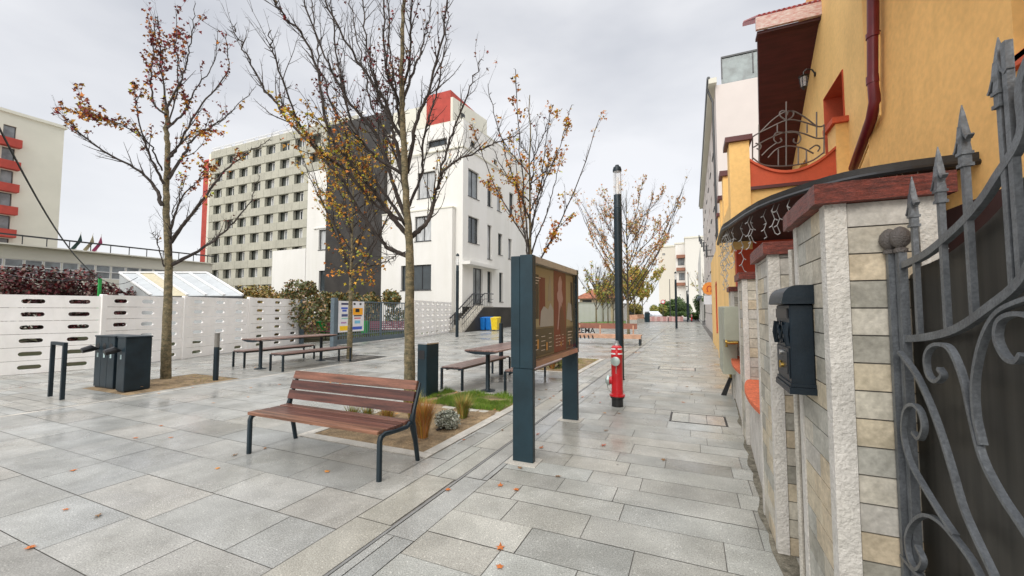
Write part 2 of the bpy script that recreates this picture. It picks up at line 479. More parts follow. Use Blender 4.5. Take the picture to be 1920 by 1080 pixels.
PL1 = (-4.66, -2.66, 3.74, 7.12)      # first planter bed
PL2 = (-4.66, -2.66, 10.2, 13.6)      # second planter bed
T1P = (-11.55, -9.78, 4.2, 6.3)       # soil of left tree
T3P = (-11.3, -9.7, 9.75, 11.3)
COVERS = [(-0.34, 0.42, 6.42, 7.0), (-0.9, 0.05, 11.9, 12.5)]
mb = MB(); slabs(mb, -9.5, -2.42, -1.7, 60, [0.5], (0.8, 1.1), 0.006, skip=[PL1, PL2], spread=0.10)
structure(mb.build('plaza_paving', M['granite']))
mb = MB(); slabs(mb, -2.42, -2.075, -2, 60, [0.9, 1.1], (0.4, 0.5), 0.008, tint=(1.08, 1.06, 1.0), spread=0.07)
slabs(mb, -2.045, -1.80, -2, 60, [0.9, 1.1], (0.4, 0.5), 0.008, spread=0.07)
structure(mb.build('channel_paving', M['granite']))
mb = MB(); mb.box(-2.071, -2.049, -2, 60, -0.006, 0.0012)
structure(mb.build('drain_channel', mat('slot_frame', (.20, .20, .19), .5)))
mb = MB(); slabs(mb, -1.80, 0.95, -1.8, 60, [0.2, 0.3, 0.3, 0.35], (0.45, 1.1), 0.006, skip=COVERS, tint=(1.03, 1.03, 1.0), spread=0.13)
structure(mb.build('sidewalk_paving', M['granite']))
mb = MB(); slabs(mb, -17.5, -9.62, -4, 60, [0.2, 0.25, 0.3], (0.4, 0.75), 0.007, skip=[T1P, T3P, (-17.6, -15.85, -4.1, 9.5)], tint=(0.97, 0.965, 0.95), spread=0.12)
structure(mb.build('fence_side_paving', M['granite']))
mb = MB(); slabs(mb, -9.62, -9.5, -3, 60, [1.0], (0.2, 0.3), 0.006, tint=(1.15, 1.12, 1.05), spread=0.05)
structure(mb.build('kerb_strip', M['kerb']))
mb = MB(); mb.box(-17.5, -15.85, -4, 9.5, -.006, .003); mb.box(-60, -17.5, -4, 60, -0.02, 0.0); structure(mb.build('yard_ground', mat('yard', (.030, .040, .018), .95, spec=.05, var=.4, scale=1.2, col2=(.06, .045, .03))))

# paved service covers
for i, c in enumerate(COVERS):
    t = thing('service_cover', (c[0], c[2], 0), ['paved service cover set in the sidewalk beside the low wall', 'paved service cover farther up the sidewalk behind the hydrant'][i], 'manhole cover', group='paved covers in the sidewalk')
    f = MB(); wd, dp = c[1] - c[0], c[3] - c[2]
    f.box(0.005, 0.02, 0.005, dp - 0.005, -0.005, 0.003); f.box(wd - 0.02, wd - 0.005, 0.005, dp - 0.005, -0.005, 0.003)
    f.box(0.02, wd - 0.02, 0.005, 0.02, -0.005, 0.003); f.box(0.02, wd - 0.02, dp - 0.02, dp - 0.005, -0.005, 0.003)
    f.build('frame', M['black'], t)
    f = MB()
    for k in range(3):
        f.cur = (1.2 + 0.06 * k, 1.18, 1.1)
        a = 0.024 + k * (wd - 0.048) / 3
        f.quad((a + .004, .024, 0.0015), (a + (wd - 0.048) / 3 - .004, .024, 0.0015), (a + (wd - 0.048) / 3 - .004, dp - .024, 0.0015), (a + .004, dp - .024, 0.0015))
    f.build('insert', M['granite'], t)

# planter beds
def bed(x0, x1, y0, y1, ysoil, name):
    k = MB(); wd = 0.14
    for a in ((x0, x1, y0, y0 + wd), (x0, x1, y1 - wd, y1), (x0, x0 + wd, y0 + wd, y1 - wd), (x1 - wd, x1, y0 + wd, y1 - wd)):
        k.box(a[0] + .003, a[1] - .003, a[2] + .003, a[3] - .003, -0.02, 0.012)
    if ysoil: k.box(x0 + wd, x1 - wd, ysoil - 0.06, ysoil + 0.06, -0.02, 0.012)
    structure(k.build('kerb', M['kerb']))
    s_ = MB(); nx, ny = 30, 40
    vs = [(x0 + wd + (x1 - x0 - 2 * wd) * i / nx, y0 + wd + (y1 - y0 - 2 * wd) * j / ny, 0.004 + 0.022 * (noise.noise((i * .3, j * .3, 1)) + .4) * (0 if i in (0, nx) or j in (0, ny) else 1)) for j in range(ny + 1) for i in range(nx + 1)]
    s_.add(vs, [(j * (nx + 1) + i, j * (nx + 1) + i + 1, (j + 1) * (nx + 1) + i + 1, (j + 1) * (nx + 1) + i) for j in range(ny) for i in range(nx)])
    s_.smooth = True
    structure(s_.build('soil', M['soil']))
bed(*PL1, 5.80, 'a')
bed(*PL2, None, 'b')
def turf(x0, x1, y0, y1, n, hmin, hmax, label, cols):
    m_ = MB()
    for _ in range(n):
        x, y = random.uniform(x0, x1), random.uniform(y0, y1)
        h = random.uniform(hmin, hmax) * (.75 + 1.1 * noise.noise((x * 2.5, y * 2.5, 4))); a = random.uniform(0, 6.28); wd = random.uniform(.003, .006)
        lx, ly = random.uniform(-.03, .03), random.uniform(-.03, .03)
        m_.cur = random.choice(cols)
        m_.add([(x - wd * math.cos(a), y - wd * math.sin(a), -0.005), (x + wd * math.cos(a), y + wd * math.sin(a), -0.005), (x + lx, y + ly, h)], [(0, 1, 2)])
    o = m_.build('grass', M['grass']); tag(o, label, 'grass', kind='stuff')
GC = [(1, 1, 1), (1.3, 1.2, 1), (0.7, 0.8, .8), (1.6, 1.3, 1.2), (0.9, 1.15, .8)]
turf(-4.5, -2.82, 5.88, 6.98, 15000, .05, .11, 'short green turf filling the far half of the planter bed', GC)
turf(-4.5, -2.82, 10.4, 13.4, 5000, .03, .08, 'thin grass growing in the second planter bed', [(1.6, 1.2, 1.5), (1, 1, 1), (2.2, 1.1, 2)])

# soil round left tree
k = MB(); k.smooth = True; nx, ny = 24, 24; x0, x1, y0, y1 = T1P
vs = [(x0 + (x1 - x0) * i / nx, y0 + (y1 - y0) * j / ny, -0.004 + (0.05 + 0.05 * noise.noise((i * .35, j * .35, 3))) * math.sin(math.pi * i / nx) * math.sin(math.pi * j / ny)) for j in range(ny + 1) for i in range(nx + 1)]
k.add(vs, [(j * (nx + 1) + i, j * (nx + 1) + i + 1, (j + 1) * (nx + 1) + i + 1, (j + 1) * (nx + 1) + i) for j in range(ny) for i in range(nx)])
structure(k.build('tree_soil', M['soil']))
turf(-11.4, -9.95, 4.9, 6.2, 500, .02, .07, 'sparse dry grass on the soil around the left tree', [(1.8, 1.2, 1.5), (2.6, 1.3, 2.2)])
k = MB(); k.box(T3P[0], T3P[1], T3P[2], T3P[3], -0.03, -0.004); structure(k.build('tree_pit_soil', mat('pit', (.13, .12, .10), .95, var=.4, scale=6)))
t = thing('tree_grate', ((T3P[0] + T3P[1]) / 2, (T3P[2] + T3P[3]) / 2, 0), 'square dark metal grate around the foot of the small tree', 'tree grate')
k = MB(); hw, hd = .79, .77
for a in ((-hw, hw, -hd, -hd + .05), (-hw, hw, hd - .05, hd), (-hw, -hw + .05, -hd + .05, hd - .05), (hw - .05, hw, -hd + .05, hd - .05)): k.box(*a, -0.002, 0.006)
k.build('frame', M['black'], t)
k = MB()
for i in range(9):
    xx = -hw + .12 + i * .18
    if abs(xx - 0.0) > .25: k.box(xx, xx + .05, -hd + .05, hd - .05, -0.002, 0.004)
k.build('bar', M['black'], t)

# ================================================================== FALLEN LEAVES
leafproto = None
def leaf_mesh(col):
    m_ = MB(); m_.cur = col
    r = .032; P = []
    for i in range(10):
        a = i * math.pi / 5
        q = r * (1.0 if i % 2 == 0 else .5) * (1.2 if i == 0 else 1)
        P.append((q * math.cos(a), q * math.sin(a), .004 + .010 * math.cos(2 * a) ** 2 * random.random()))
    m_.add([(0, 0, .010)] + P, [(0, 1 + i, 1 + (i + 1) % 10) for i in range(10)])
    m_.add([(-.035, .001, .004), (-.035, -.001, .004), (0, 0, .008)], [(0, 1, 2)])
    return m_
LC = [(0.55, 0.16, 0.03), (0.60, 0.25, 0.05), (0.45, 0.09, 0.03), (0.25, 0.13, 0.05)]
lmes = []; leaves_ = []
for c in LC:
    o = leaf_mesh(c).build('fallen_leaf', M['leaves']); lmes.append(o.data); bpy.data.objects.remove(o)
NAMESC = ['orange', 'yellow', 'red', 'brown']
lpx = [(137, 883, 0), (408, 879, 1), (57, 1028, 0), (302, 799, 0), (321, 821, 0), (254, 822, 0), (124, 956, 0), (497, 841, 1), (938, 911, 0), (968, 919, 0), (938, 1028, 0), (937, 1064, 0), (840, 919, 0), (613, 885, 1),
       (440, 854, 3), (184, 968, 3), (1297, 740, 3), (870, 825, 0), (1008, 815, 2), (1131, 836, 2), (1134, 775, 1), (1160, 776, 3), (1136, 808, 3), (1015, 840, 0), (975, 878, 3), (1046, 894, 3), (1244, 863, 3), (1092, 745, 0), (1115, 744, 3), (690, 762, 1), (38, 727, 0), (400, 756, 1), (465, 745, 1), (942, 807, 3)]
for _ in range(26):
    lpx.append((random.uniform(1000, 1340), random.uniform(640, 760), random.choice([0, 2, 3])))
for _ in range(22):
    lpx.append((random.uniform(250, 900), random.uniform(670, 740), random.choice([0, 1, 1, 3])))
for _ in range(16):
    q = (random.uniform(-4.4, -2.85), random.uniform(4.0, 6.9)); X, Y = q
    lpx.append((X, Y, 100 + random.choice([0, 1, 3])))
for _ in range(10):
    lpx.append((random.uniform(-11.3, -9.9), random.uniform(4.4, 6.1), 200 + random.choice([0, 1, 3])))
for (u, v, c) in lpx:
    p = atG(u, v) if c < 100 else Vector((u, v, 0))
    inbed = PL1[0] < p.x < PL1[1] and PL1[2] < p.y < PL1[3] or c >= 200
    zl = .075 if c >= 200 else .035; c %= 100
    o = bpy.data.objects.new('fallen_leaf', lmes[c]); COL.objects.link(o)
    o.location = (p.x, p.y, zl if inbed else 0.002); o.rotation_euler = (0, 0, random.uniform(0, 6.28)); sc = random.uniform(.75, 1.25); o.scale = (sc, sc * random.uniform(.6, 1), sc)
    leaves_.append((o, NAMESC[c], p))
LM = [('the red hydrant', (-1.2, 7)), ('the near display post', (-1.65, 4)), ('the far display post', (-1.65, 5.9)), ('the bench front leg', (-2.7, 3)), ('the left bench end', (-4.6, 3.2)), ('the table by the turf', (-3.8, 8)), ('the bike stand', (-10.6, 3.5)), ('the dark bins', (-10.8, 4.3)),
      ('the grey headed bollard', (-10, 5.9)), ('the far left table', (-10.8, 8.5)), ('the tree grate', (-10.5, 10.5)), ('the paved service cover', (0, 6.7)), ('the mailbox pillar', (.5, 2.5)), ('the orange sills', (.5, 5.5)), ('the drain channel', (-2.06, 2.6)), ('the long far bench', (-3.8, 19)), ('the near street lamp', (-1.5, 10.5)), ('the far service cover', (-.4, 12.2)), ('the open middle of the plaza', (-7, 5.5)), ('the lower left picture corner', (-6.5, 2)), ('the small tree planter', (-5.2, 7)), ('the meter cabinets', (.3, 8.5))]
grp = {}
for o, c, p in leaves_:
    lm = min(LM, key=lambda q: math.hypot(q[1][0] - p.x, q[1][1] - p.y))[0]
    grp.setdefault((c, lm), []).append((math.hypot(p.x, p.y), o))
ORD = ['nearest', 'second nearest', 'third nearest', 'fourth nearest', 'fifth nearest', 'sixth nearest', 'seventh nearest', 'eighth nearest', 'ninth nearest']
for (c, lm), L_ in grp.items():
    L_.sort(key=lambda q: q[0])
    for i, (d_, o) in enumerate(L_):
        lb = '%s fallen maple leaf lying by %s' % (c, lm)
        if len(L_) > 1: lb += ', %s the viewer' % ORD[min(i, 8)]
        tag(o, lb, 'leaf', 'fallen leaves on the paving')

# ================================================================== BENCH
def park_bench():
    t = thing('park_bench', (-3.65, 3.05, 0), 'slatted red brown wooden bench with dark metal frame in front of the planter', 'bench')
    L = 0.93
    prof_rear = [(0.60, 0.0), (0.655, 0.0), (0.60, 0.30), (0.56, 0.42)]
    for s_ in (-1, 1):
        x = s_ * L
        def P(y, z): return (x, y, z)
        m_ = MB()
        m_.tube([(x, 0.03, 0), (x, 0.03, 0.37), (x, 0.045, 0.405), (x, 0.09, 0.42), (x, .25, .405), (x, .42, .40), (x, .47, .425)], [.026, .026, .027, .026, .022, .024, .03], 8)
        m_.smooth = True
        leg = m_.build('leg', M['darkmetal'], t)
        m_ = MB(); m_.tube([(x, 0.62, 0), (x, .575, .22), (x, .53, .38), (x, .51, .44), (x, .545, .56), (x, .60, .70), (x, .64, .815)], [.024, .026, .034, .034, .024, .022, .018], 8); m_.smooth = True
        m_.build('back_leg', M['darkmetal'], t)
    ys = [(-0.005, 0.115, 0.435), (0.125, 0.245, .428), (0.255, .375, .425), (.385, .49, .43)]
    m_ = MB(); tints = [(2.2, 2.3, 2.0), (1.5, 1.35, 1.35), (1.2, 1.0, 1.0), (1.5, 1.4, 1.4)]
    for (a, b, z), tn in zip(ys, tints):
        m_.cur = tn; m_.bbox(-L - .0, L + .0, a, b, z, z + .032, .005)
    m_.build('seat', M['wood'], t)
    m_ = MB()
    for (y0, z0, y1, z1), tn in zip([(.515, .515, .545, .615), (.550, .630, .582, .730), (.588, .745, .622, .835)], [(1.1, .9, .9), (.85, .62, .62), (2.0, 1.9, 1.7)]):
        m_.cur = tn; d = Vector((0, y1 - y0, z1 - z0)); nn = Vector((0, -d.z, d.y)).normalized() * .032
        m_.extr([(-L, y0, z0), (L, y0, z0), (L, y1, z1), (-L, y1, z1)], nn)
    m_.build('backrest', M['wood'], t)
    m_ = MB(); m_.cur = (.7, .6, .6); m_.beam((0, .05, .42), (0, .48, .41), .04, .02); m_.build('stretcher', M['darkmetal'], t)
    return t
park_bench()

# ================================================================== TABLE AND BENCH SETS
def backless(loc, label):
    t = thing('backless_bench', loc, label, 'bench', group='backless benches at the tables')
    L = 2.3; wd = .24
    for y in (0.0, L):
        for s_ in (-1, 1):
            m_ = MB(); m_.bbox(s_ * wd - .02, s_ * wd + .02, y - .025, y + .025, 0, .42, .004); m_.build('leg', M['darkmetal'], t)
    m_ = MB()
    for y in (0.0, L): m_.box(-wd - .02, wd + .02, y - .025, y + .025, .42, .438)
    for x in (-.14, .14): m_.beam((x, .03, .41), (x, L - .03, .41), .03, .03)
    m_.build('frame', M['darkmetal'], t)
    m_ = MB()
    for k in range(4):
        a = -wd - .01 + k * .124; m_.cur = (random.uniform(.8, 1.2),) * 3
        m_.bbox(a, a + .112, -.0, L + .0, .4385, .465, .004)
    m_.build('seat', M['woodY'], t)
    return t
b1 = backless((-4.44, 7.08, 0), 'backless slatted bench left of the table beside the green turf')
dup(b1, (-3.05, 7.14, 0), 'backless slatted bench half hidden behind the near post of the display board')
dup(b1, (-11.72, 7.50, 0), 'backless slatted bench nearer the white fence at the far left table')
dup(b1, (-10.05, 7.42, 0), 'backless slatted bench on the open plaza side of the far left table')
def table(loc, label):
    t = thing('picnic_table', loc, label, 'table', group='long narrow plaza tables')
    for y in (.25, 2.25):
        m_ = MB(); m_.smooth = True
        m_.lathe([(.15, 0), (.15, .012), (.06, .02), (.045, .05), (.045, .74)], (0, y, 0), 16)
        m_.build('leg', M['darkmetal'], t)
    m_ = MB()
    for y in (-.02, 2.52):
        m_.extr([(-.37, y - .03, .80), (-.30, y - .03, .775), (-.12, y - .03, .745), (.12, y - .03, .745), (.30, y - .03, .775), (.37, y - .03, .80)], (0, .06, 0))
    m_.beam((0, 0, .755), (0, 2.5, .755), .06, .02)
    m_.build('frame', M['darkmetal'], t)
    m_ = MB()
    for k in range(6):
        a = -.365 + k * .122; m_.cur = (random.uniform(.85, 1.3),) * 3
        m_.bbox(a, a + .114, -.05, 2.55, .802, .83, .004)
    m_.build('tabletop', M['woodY'], t)
    return t
t1 = table((-3.76, 7.08, 0), 'long slatted table on two pedestals beside the green turf')
dup(t1, (-10.88, 7.3, 0), 'long slatted table on two pedestals near the white fence')

# ================================================================== BINS, BOLLARDS, STANDS
def lidbox(m_, x0, x1, y0, y1, h):
    m_.bbox(x0, x1, y0, y1, 0, h, .008)
t = thing('recycling_bin', (-11.15, 4.2, 0), 'dark triple recycling bin with three round openings by the soil patch', 'bin', rz=R(-6))
# openings face the camera side (towards +X, -Y)
BA = Vector((-11.50, 4.36, 0)); BB = Vector((-10.72, 4.36, 0))
def bin_body(loc, ang, n, wd, dp, h, label, nm, cat, flap):
    t = thing(nm, loc, label, cat, rz=ang)
    for k in range(n):
        m_ = MB(); m_.bbox(k * wd + .003, (k + 1) * wd - .003, 0, dp, .03, h, .008); m_.build('body', M['darkmetal'], t)
        m_ = MB(); cx = k * wd + wd / 2
        m_.lathe([(.068, 0), (.068, .004)], (cx, -.0045, h - .19), 20, 'y'); 
        if not flap: m_.build('opening', M['black'], t)
        m_ = MB(); m_.extr([(cx - .03, -.002, h - .42), (cx + .03, -.002, h - .42), (cx + .03, -.002, h - .33), (cx - .03, -.002, h - .33)], (0, -.002, 0))
        m_.build('sticker', flat('sticker', (170, 190, 190)), t)
    m_ = MB(); m_.box(.02, n * wd - .02, .02, dp - .02, 0, .03); m_.build('base', M['black'], t)
    m_ = MB(); m_.bbox(-.01, n * wd + .01, -.01, dp + .01, h, h + .03, .006); m_.build('lid', M['darkmetal'], t)
    m_ = MB(); cx = wd / 2
    m_.tube([(cx, -.01, h - .25), (cx - .02, -.10, h - .23), (cx - .03, -.24, h - .27)], [.02, .07, .055], 8); m_.smooth = True
    m_.build('chute', M['black'], t)
    return t
bpy.data.objects.remove(t)
va = BB - BA; ang = math.atan2(va.y, va.x)
bin_body((BA.x, BA.y, 0), ang, 3, va.length / 3, .42, 1.05, 'dark triple recycling bin with three round openings nearest the white fence', 'recycling_bin', 'bin', True and False)
BC = atG(220, 735)
bin_body((-10.46, 4.30, 0), R(-3), 1, .34, .42, 1.06, 'single dark dog waste bin at the corner of the left soil patch', 'waste_bin', 'bin', True)

def bollard(loc, h, label, lit=True):
    t = thing('bollard', loc, label, 'bollard', group='dark plaza bollards')
    m_ = MB(); m_.smooth = True; m_.lathe([(.055, 0), (.055, h - .32)], n=18); m_.build('post', M['darkmetal'], t)
    m_ = MB(); m_.smooth = True; m_.lathe([(.052, h - .32), (.052, h - .03), (.055, h - .03), (.055, h)], n=18); m_.build('cap', mat('bollard_head', (.20, .19, .17), .4, var=.2) if lit else M['darkmetal'], t)
    return t
bo = bollard((-10.02, 5.9, 0), 1.08, 'dark bollard with a grey head at the corner of the left soil patch')
bollard((-4.40, 9.3, 0), 1.28, 'tall dark bollard standing behind the right hand table', False)
for (u, v, hh, lb) in [(1095, 603, .9, 'small dark bollard by the far grass beside the long white wall'), (1253, 603, .6, 'short dark bollard in front of the pink low barrier'),
                       (1107, 598, 1.5, 'taller dark post standing behind the small bollard by the far grass')]:
    p = atG(u, v); bollard((p.x, p.y, 0), hh, lb, False)
t = thing('bike_stand', (-10.68, 3.55, 0), 'dark square hoop bicycle stand on the paving by the white fence', 'bike stand', rz=R(-4))
for s_ in (-1, 1):
    m_ = MB(); m_.bbox(s_ * .30 - .028, s_ * .30 + .028, -.03, .03, 0, 1.02, .005); m_.build('leg', M['darkmetal'], t)
m_ = MB(); m_.box(-.272, .272, -.03, .03, .965, 1.02); m_.build('top_bar', M['darkmetal'], t)

t = thing('litter_bin', (-4.58, 6.45, 0), 'tall narrow dark litter bin standing right behind the near tree', 'bin', rz=R(-10))
m_ = MB(); m_.bbox(-.11, .13, -.16, .16, .0, .97, .008); m_.build('body', M['boardmetal'], t)
m_ = MB(); m_.bbox(-.115, .135, -.165, .165, .972, 1.0, .006); m_.build('lid', M['silver'], t)
m_ = MB(); m_.box(-.08, .08, -.164, -.161, .70, .86); m_.build('opening', M['black'], t)

# ================================================================== DISPLAY BOARD
def display():
    t = thing('display_board', (-1.67, 4.1, 0), 'free standing dark display board with glazed art poster on two flat posts', 'notice board')
    ya, yb = 0.0, 1.82
    for y, h in ((ya, .98), (yb, .98)):
        m_ = MB(); m_.bbox(-.115, .115, y - .035, y + .035, 0, h, .004); m_.build('post', M['boardmetal'], t)
        m_ = MB(); m_.box(-.17, .17, y - .13, y + .13, .0005, .006); m_.build('base_plate', M['kerb'], t)
    m_ = MB(); m_.bbox(-.135, -.03, ya - .04, yb + .06, .985, 2.19, .004); m_.bbox(-.028, .118, ya - .04, ya + .06, .985, 2.20, .003); m_.bbox(-.028, .118, yb - .02, yb + .06, .985, 2.20, .003)
    m_.box(-.028, .05, ya + .06, yb - .02, 1.05, 2.12)
    m_.build('case', M['boardmetal'], t)
    m_ = MB(); m_.box(-.027, .116, ya + .062, yb - .022, 2.12, 2.195); m_.build('top_rail', mat('alu', (.42, .42, .40), .35, metal=.4), t)
    m_ = MB(); m_.box(-.027, .122, ya + .062, yb - .022, .99, 1.052); m_.build('bottom_rail', mat('copper_rail', (.40, .24, .18), .3, metal=.6), t)
    # poster: flat print on the street side, x = .055
    y0, y1, z0, z1 = ya + .07, yb - .03, 1.06, 2.115
    m_ = MB(); m_.box(.052, .056, y0, y1, z0, z1)
    back = m_.build('poster', flat('poster_olive', (116, 108, 84)), t)
    def patch(name, rgb, polys, x=.0575):
        m_ = MB()
        for pl in polys:
            m_.extr([(x, y0 + a * (y1 - y0), z0 + b * (z1 - z0)) for a, b in pl], (.0012, 0, 0))
        return m_.build(name, flat('p' + name + str(rgb[0]), rgb), back)
    def rect(a, b, c, d): return [(a, c), (b, c), (b, d), (a, d)]
    patch('print', (112, 14, 24), [rect(.47, .78, 0, 1)])
    patch('print', (158, 146, 112), [rect(0.0, .46, .33, .98), rect(.79, 1, .3, .98)])
    patch('print', (62, 62, 50), [rect(0.0, .46, 0.02, .31), rect(.79, .97, 0.02, .28)])
    patch('print', (20, 26, 32), [rect(.03, .14, .42, .9), rect(.92, .98, .35, .9)], .059)
    patch('print', (104, 16, 24), [rect(.15, .27, .35, .88)], .059)
    patch('figure', (176, 140, 140), [[(.57, .84), (.60, .93), (.64, .95), (.675, .88), (.665, .78), (.70, .66), (.68, .60), (.66, .62), (.672, .42), (.66, .26), (.635, .25), (.63, .44), (.615, .56), (.60, .42), (.57, .27), (.55, .28), (.58, .48), (.585, .60), (.55, .66), (.545, .72), (.575, .76)]], .0595)
    patch('figure', (84, 26, 28), [[(.60, .46), (.64, .58), (.70, .50), (.76, .30), (.77, .18), (.62, .20)]], .0612)
    patch('painted_reflection', (168, 168, 164), [[(.16, .33), (.18, .50), (.24, .56), (.33, .52), (.38, .60), (.45, .52), (.45, .33)], [(.79, .40), (.84, .62), (.93, .60), (.96, .36)]], .0612)  # whitish glass reflections painted as pale patches on the poster
    patch('figure', (150, 140, 122), [[(.32, .62), (.34, .80), (.37, .92), (.40, .82), (.405, .62)], [(.02, .55), (.05, .78), (.065, .55)]], .0625)
    lines = []
    for k in range(3): lines.append(rect(.05, .17 - .03 * k, .86 - .03 * k, .868 - .03 * k))
    for k in range(4): lines += [rect(.50, .55, .2 - .04 * k, .206 - .04 * k), rect(.57, .61 + .02 * (k % 2), .2 - .04 * k, .206 - .04 * k), rect(.66, .70, .2 - .04 * k, .206 - .04 * k)]
    for k in range(4): lines += [rect(.05, .12, .24 - .05 * k, .247 - .05 * k), rect(.18, .26, .22 - .05 * k, .226 - .05 * k), rect(.34, .40, .24 - .05 * k, .246 - .05 * k)]
    for k in range(4): lines.append(rect(.82, .95 - .03 * (k % 2), .22 - .04 * k, .23 - .04 * k))
    patch('text', (225, 215, 205), lines, .064)
    patch('logo', (200, 140, 60), [rect(.10, .13, .10, .2), rect(.28, .31, .06, .15), rect(.62, .64, .06, .12), rect(.86, .88, .05, .12)], .0655)
    m_ = MB(); m_.box(.100, .104, y0 - .006, y1 + .006, z0 - .006, z1 + .003)
    gl = m_.build('glass', glassm, t)
def clear_glass():
    m_ = bpy.data.materials.new('case_glass'); m_.use_nodes = True; n = m_.node_tree
    b = n.nodes['Principled BSDF']; out = n.nodes['Material Output']
    gl = n.nodes.new('ShaderNodeBsdfGlossy'); gl.inputs['Roughness'].default_value = .03
    tr = n.nodes.new('ShaderNodeBsdfTransparent'); fr = n.nodes.new('ShaderNodeFresnel'); fr.inputs[0].default_value = 1.42
    no_ = n.nodes.new('ShaderNodeTexNoise'); no_.inputs['Scale'].default_value = 3
    ad = n.nodes.new('ShaderNodeMath'); ad.operation = 'MULTIPLY_ADD'; ad.inputs[1].default_value = .04
    n.links.new(no_.outputs['Fac'], ad.inputs[0]); n.links.new(fr.outputs[0], ad.inputs[2])
    ge = n.nodes.new('ShaderNodeNewGeometry'); iv = n.nodes.new('ShaderNodeMath'); iv.operation = 'SUBTRACT'; iv.inputs[0].default_value = 1
    n.links.new(ge.outputs['Backfacing'], iv.inputs[1]); mu = n.nodes.new('ShaderNodeMath'); mu.operation = 'MULTIPLY'
    m5 = n.nodes.new('ShaderNodeMath'); m5.operation = 'MULTIPLY'; m5.inputs[1].default_value = .26; n.links.new(ad.outputs[0], m5.inputs[0])
    n.links.new(iv.outputs[0], mu.inputs[0]); n.links.new(m5.outputs[0], mu.inputs[1])
    mx = n.nodes.new('ShaderNodeMixShader'); n.links.new(mu.outputs[0], mx.inputs[0])
    n.links.new(tr.outputs[0], mx.inputs[1]); n.links.new(gl.outputs[0], mx.inputs[2]); n.links.new(mx.outputs[0], out.inputs[0])
    n.nodes.remove(b)
    return m_
glassm = clear_glass()
display()

# ================================================================== HYDRANT
t = thing('fire_hydrant', (-1.18, 7.05, 0), 'red pillar fire hydrant with white bands in front of the lamp post', 'fire hydrant')
m_ = MB(); m_.smooth = True; m_.lathe([(.095, 0), (.095, .13), (.115, .14), (.115, .17)], n=24); m_.build('base', M['black'], t)
m_ = MB(); m_.smooth = True
m_.lathe([(.128, .171), (.128, .20), (.098, .21), (.094, .30), (.092, .80), (.096, .81), (.096, .90), (.092, .91), (.088, .985), (.060, 1.01)], n=24); m_.build('body', M['redpaint'], t)
m_ = MB(); m_.smooth = True
for z in (.865, .945):
    for k in range(4):
        a0 = R(20 + 90 * k); n_ = 8; rr = .0985 if z < .9 else .0925
        vs = []
        for i in range(n_ + 1):
            a = a0 + R(66) * i / n_
            vs += [(rr * math.cos(a), rr * math.sin(a), z), (rr * math.cos(a), rr * math.sin(a), z + .024)]
        m_.add(vs, [(2 * i, 2 * i + 2, 2 * i + 3, 2 * i + 1) for i in range(n_)])
m_.build('band', M['whitep'], t)
m_ = MB(); m_.smooth = True; m_.lathe([(.048, 1.011), (.045, 1.035), (.032, 1.04), (.030, 1.085), (.015, 1.09)], n=6); m_.build('top_nut', M['silver'], t)
m_ = MB(); m_.smooth = True; m_.lathe([(.055, -.08), (.055, -.125), (.075, -.127), (.075, -.16), (.03, -.17)], (0.0, 0, .76), 20, 'y')
o = m_.build('outlet_cap', M['cappaint'], t)
m_ = MB(); m_.tube([(0, -.15, .71), (.01, -.12, .66), (0, -.1, .60), (0, -.09, .55)], .006, 5); m_.build('chain', M['cappaint'], o)
m_ = MB(); m_.smooth = True; m_.lathe([(.065, -.07), (.065, -.12)], (0, 0, .42), 20, 'x'); m_.build('side_outlet', M['redpaint'], t)
m_ = MB(); m_.smooth = True; m_.lathe([(.085, -.121), (.085, -.16), (.05, -.185), (.03, -.19)], (0, 0, .42), 20, 'x'); o = m_.build('side_cap', M['cappaint'], t)
m_ = MB(); m_.tube([(-.17, 0, .36), (-.15, -.01, .27), (-.10, -.01, .22)], .006, 5); m_.build('chain', M['cappaint'], o)

# ================================================================== LAMPS
def lamp_proto(loc, label, h=5.05, r=.095):
    t = thing('street_lamp', loc, label, 'street lamp', group='dark column street lamps')
    m_ = MB(); m_.smooth = True; m_.lathe([(r + .01, 0), (r + .01, .02), (r, .03), (r, h - 1.05), (r * .9, h - 1.04)], n=20); m_.build('pole', M['darkmetal'], t)
    m_ = MB(); m_.smooth = True; m_.lathe([(r * .93, h - 1.035), (r * .93, h - .72)], n=20); m_.build('driver_housing', mat('lamp_sleeve', (.02, .035, .045), .3), t)
    hd = MB(); hd.smooth = True; hd.lathe([(r * 1.0, h - .715), (r * 1.0, h - .16)], n=20); hd.build('lantern_glass', M['clear'], t)
    for k in range(3):
        a = k * 2.09; m_ = MB(); m_.tube([(r * .85 * math.cos(a), r * .85 * math.sin(a), h - .715), (r * .85 * math.cos(a), r * .85 * math.sin(a), h - .16)], .006, 5); m_.build('rod', M['darkmetal'], t)
    m_ = MB(); m_.smooth = True; m_.lathe([(.028, h - .715), (.05, h - .6), (.03, h - .5), (.03, h - .3)], n=12); m_.build('reflector', M['frameW'], t)
    m_ = MB(); m_.smooth = True; m_.lathe([(r * 1.06, h - .16), (r * 1.1, h - .12), (r * .9, h - .05), (r * .5, h - .03), (r * .45, h), (.01, h + .005)], n=20); m_.build('cap', M['darkmetal'], t)
    return t
LP = lamp_proto((-1.56, 9.73, 0), 'nearest dark column street lamp, right behind the red hydrant')
dup(LP, (-12.96, 21.2, 0), 'dark column street lamp in front of the white building by the stairs')
for (x, y, lb) in [(-1.3, 39, 'second dark street lamp along the kerb channel beyond the benches'), (-.62, 62, 'third dark street lamp far down the sidewalk'),
                   (-.55, 76, 'fourth dark street lamp at the far end of the sidewalk'), (-2.3, 95, 'farthest dark street lamp beside the green hedge')]:
    dup(LP, (x, y, 0), lb)
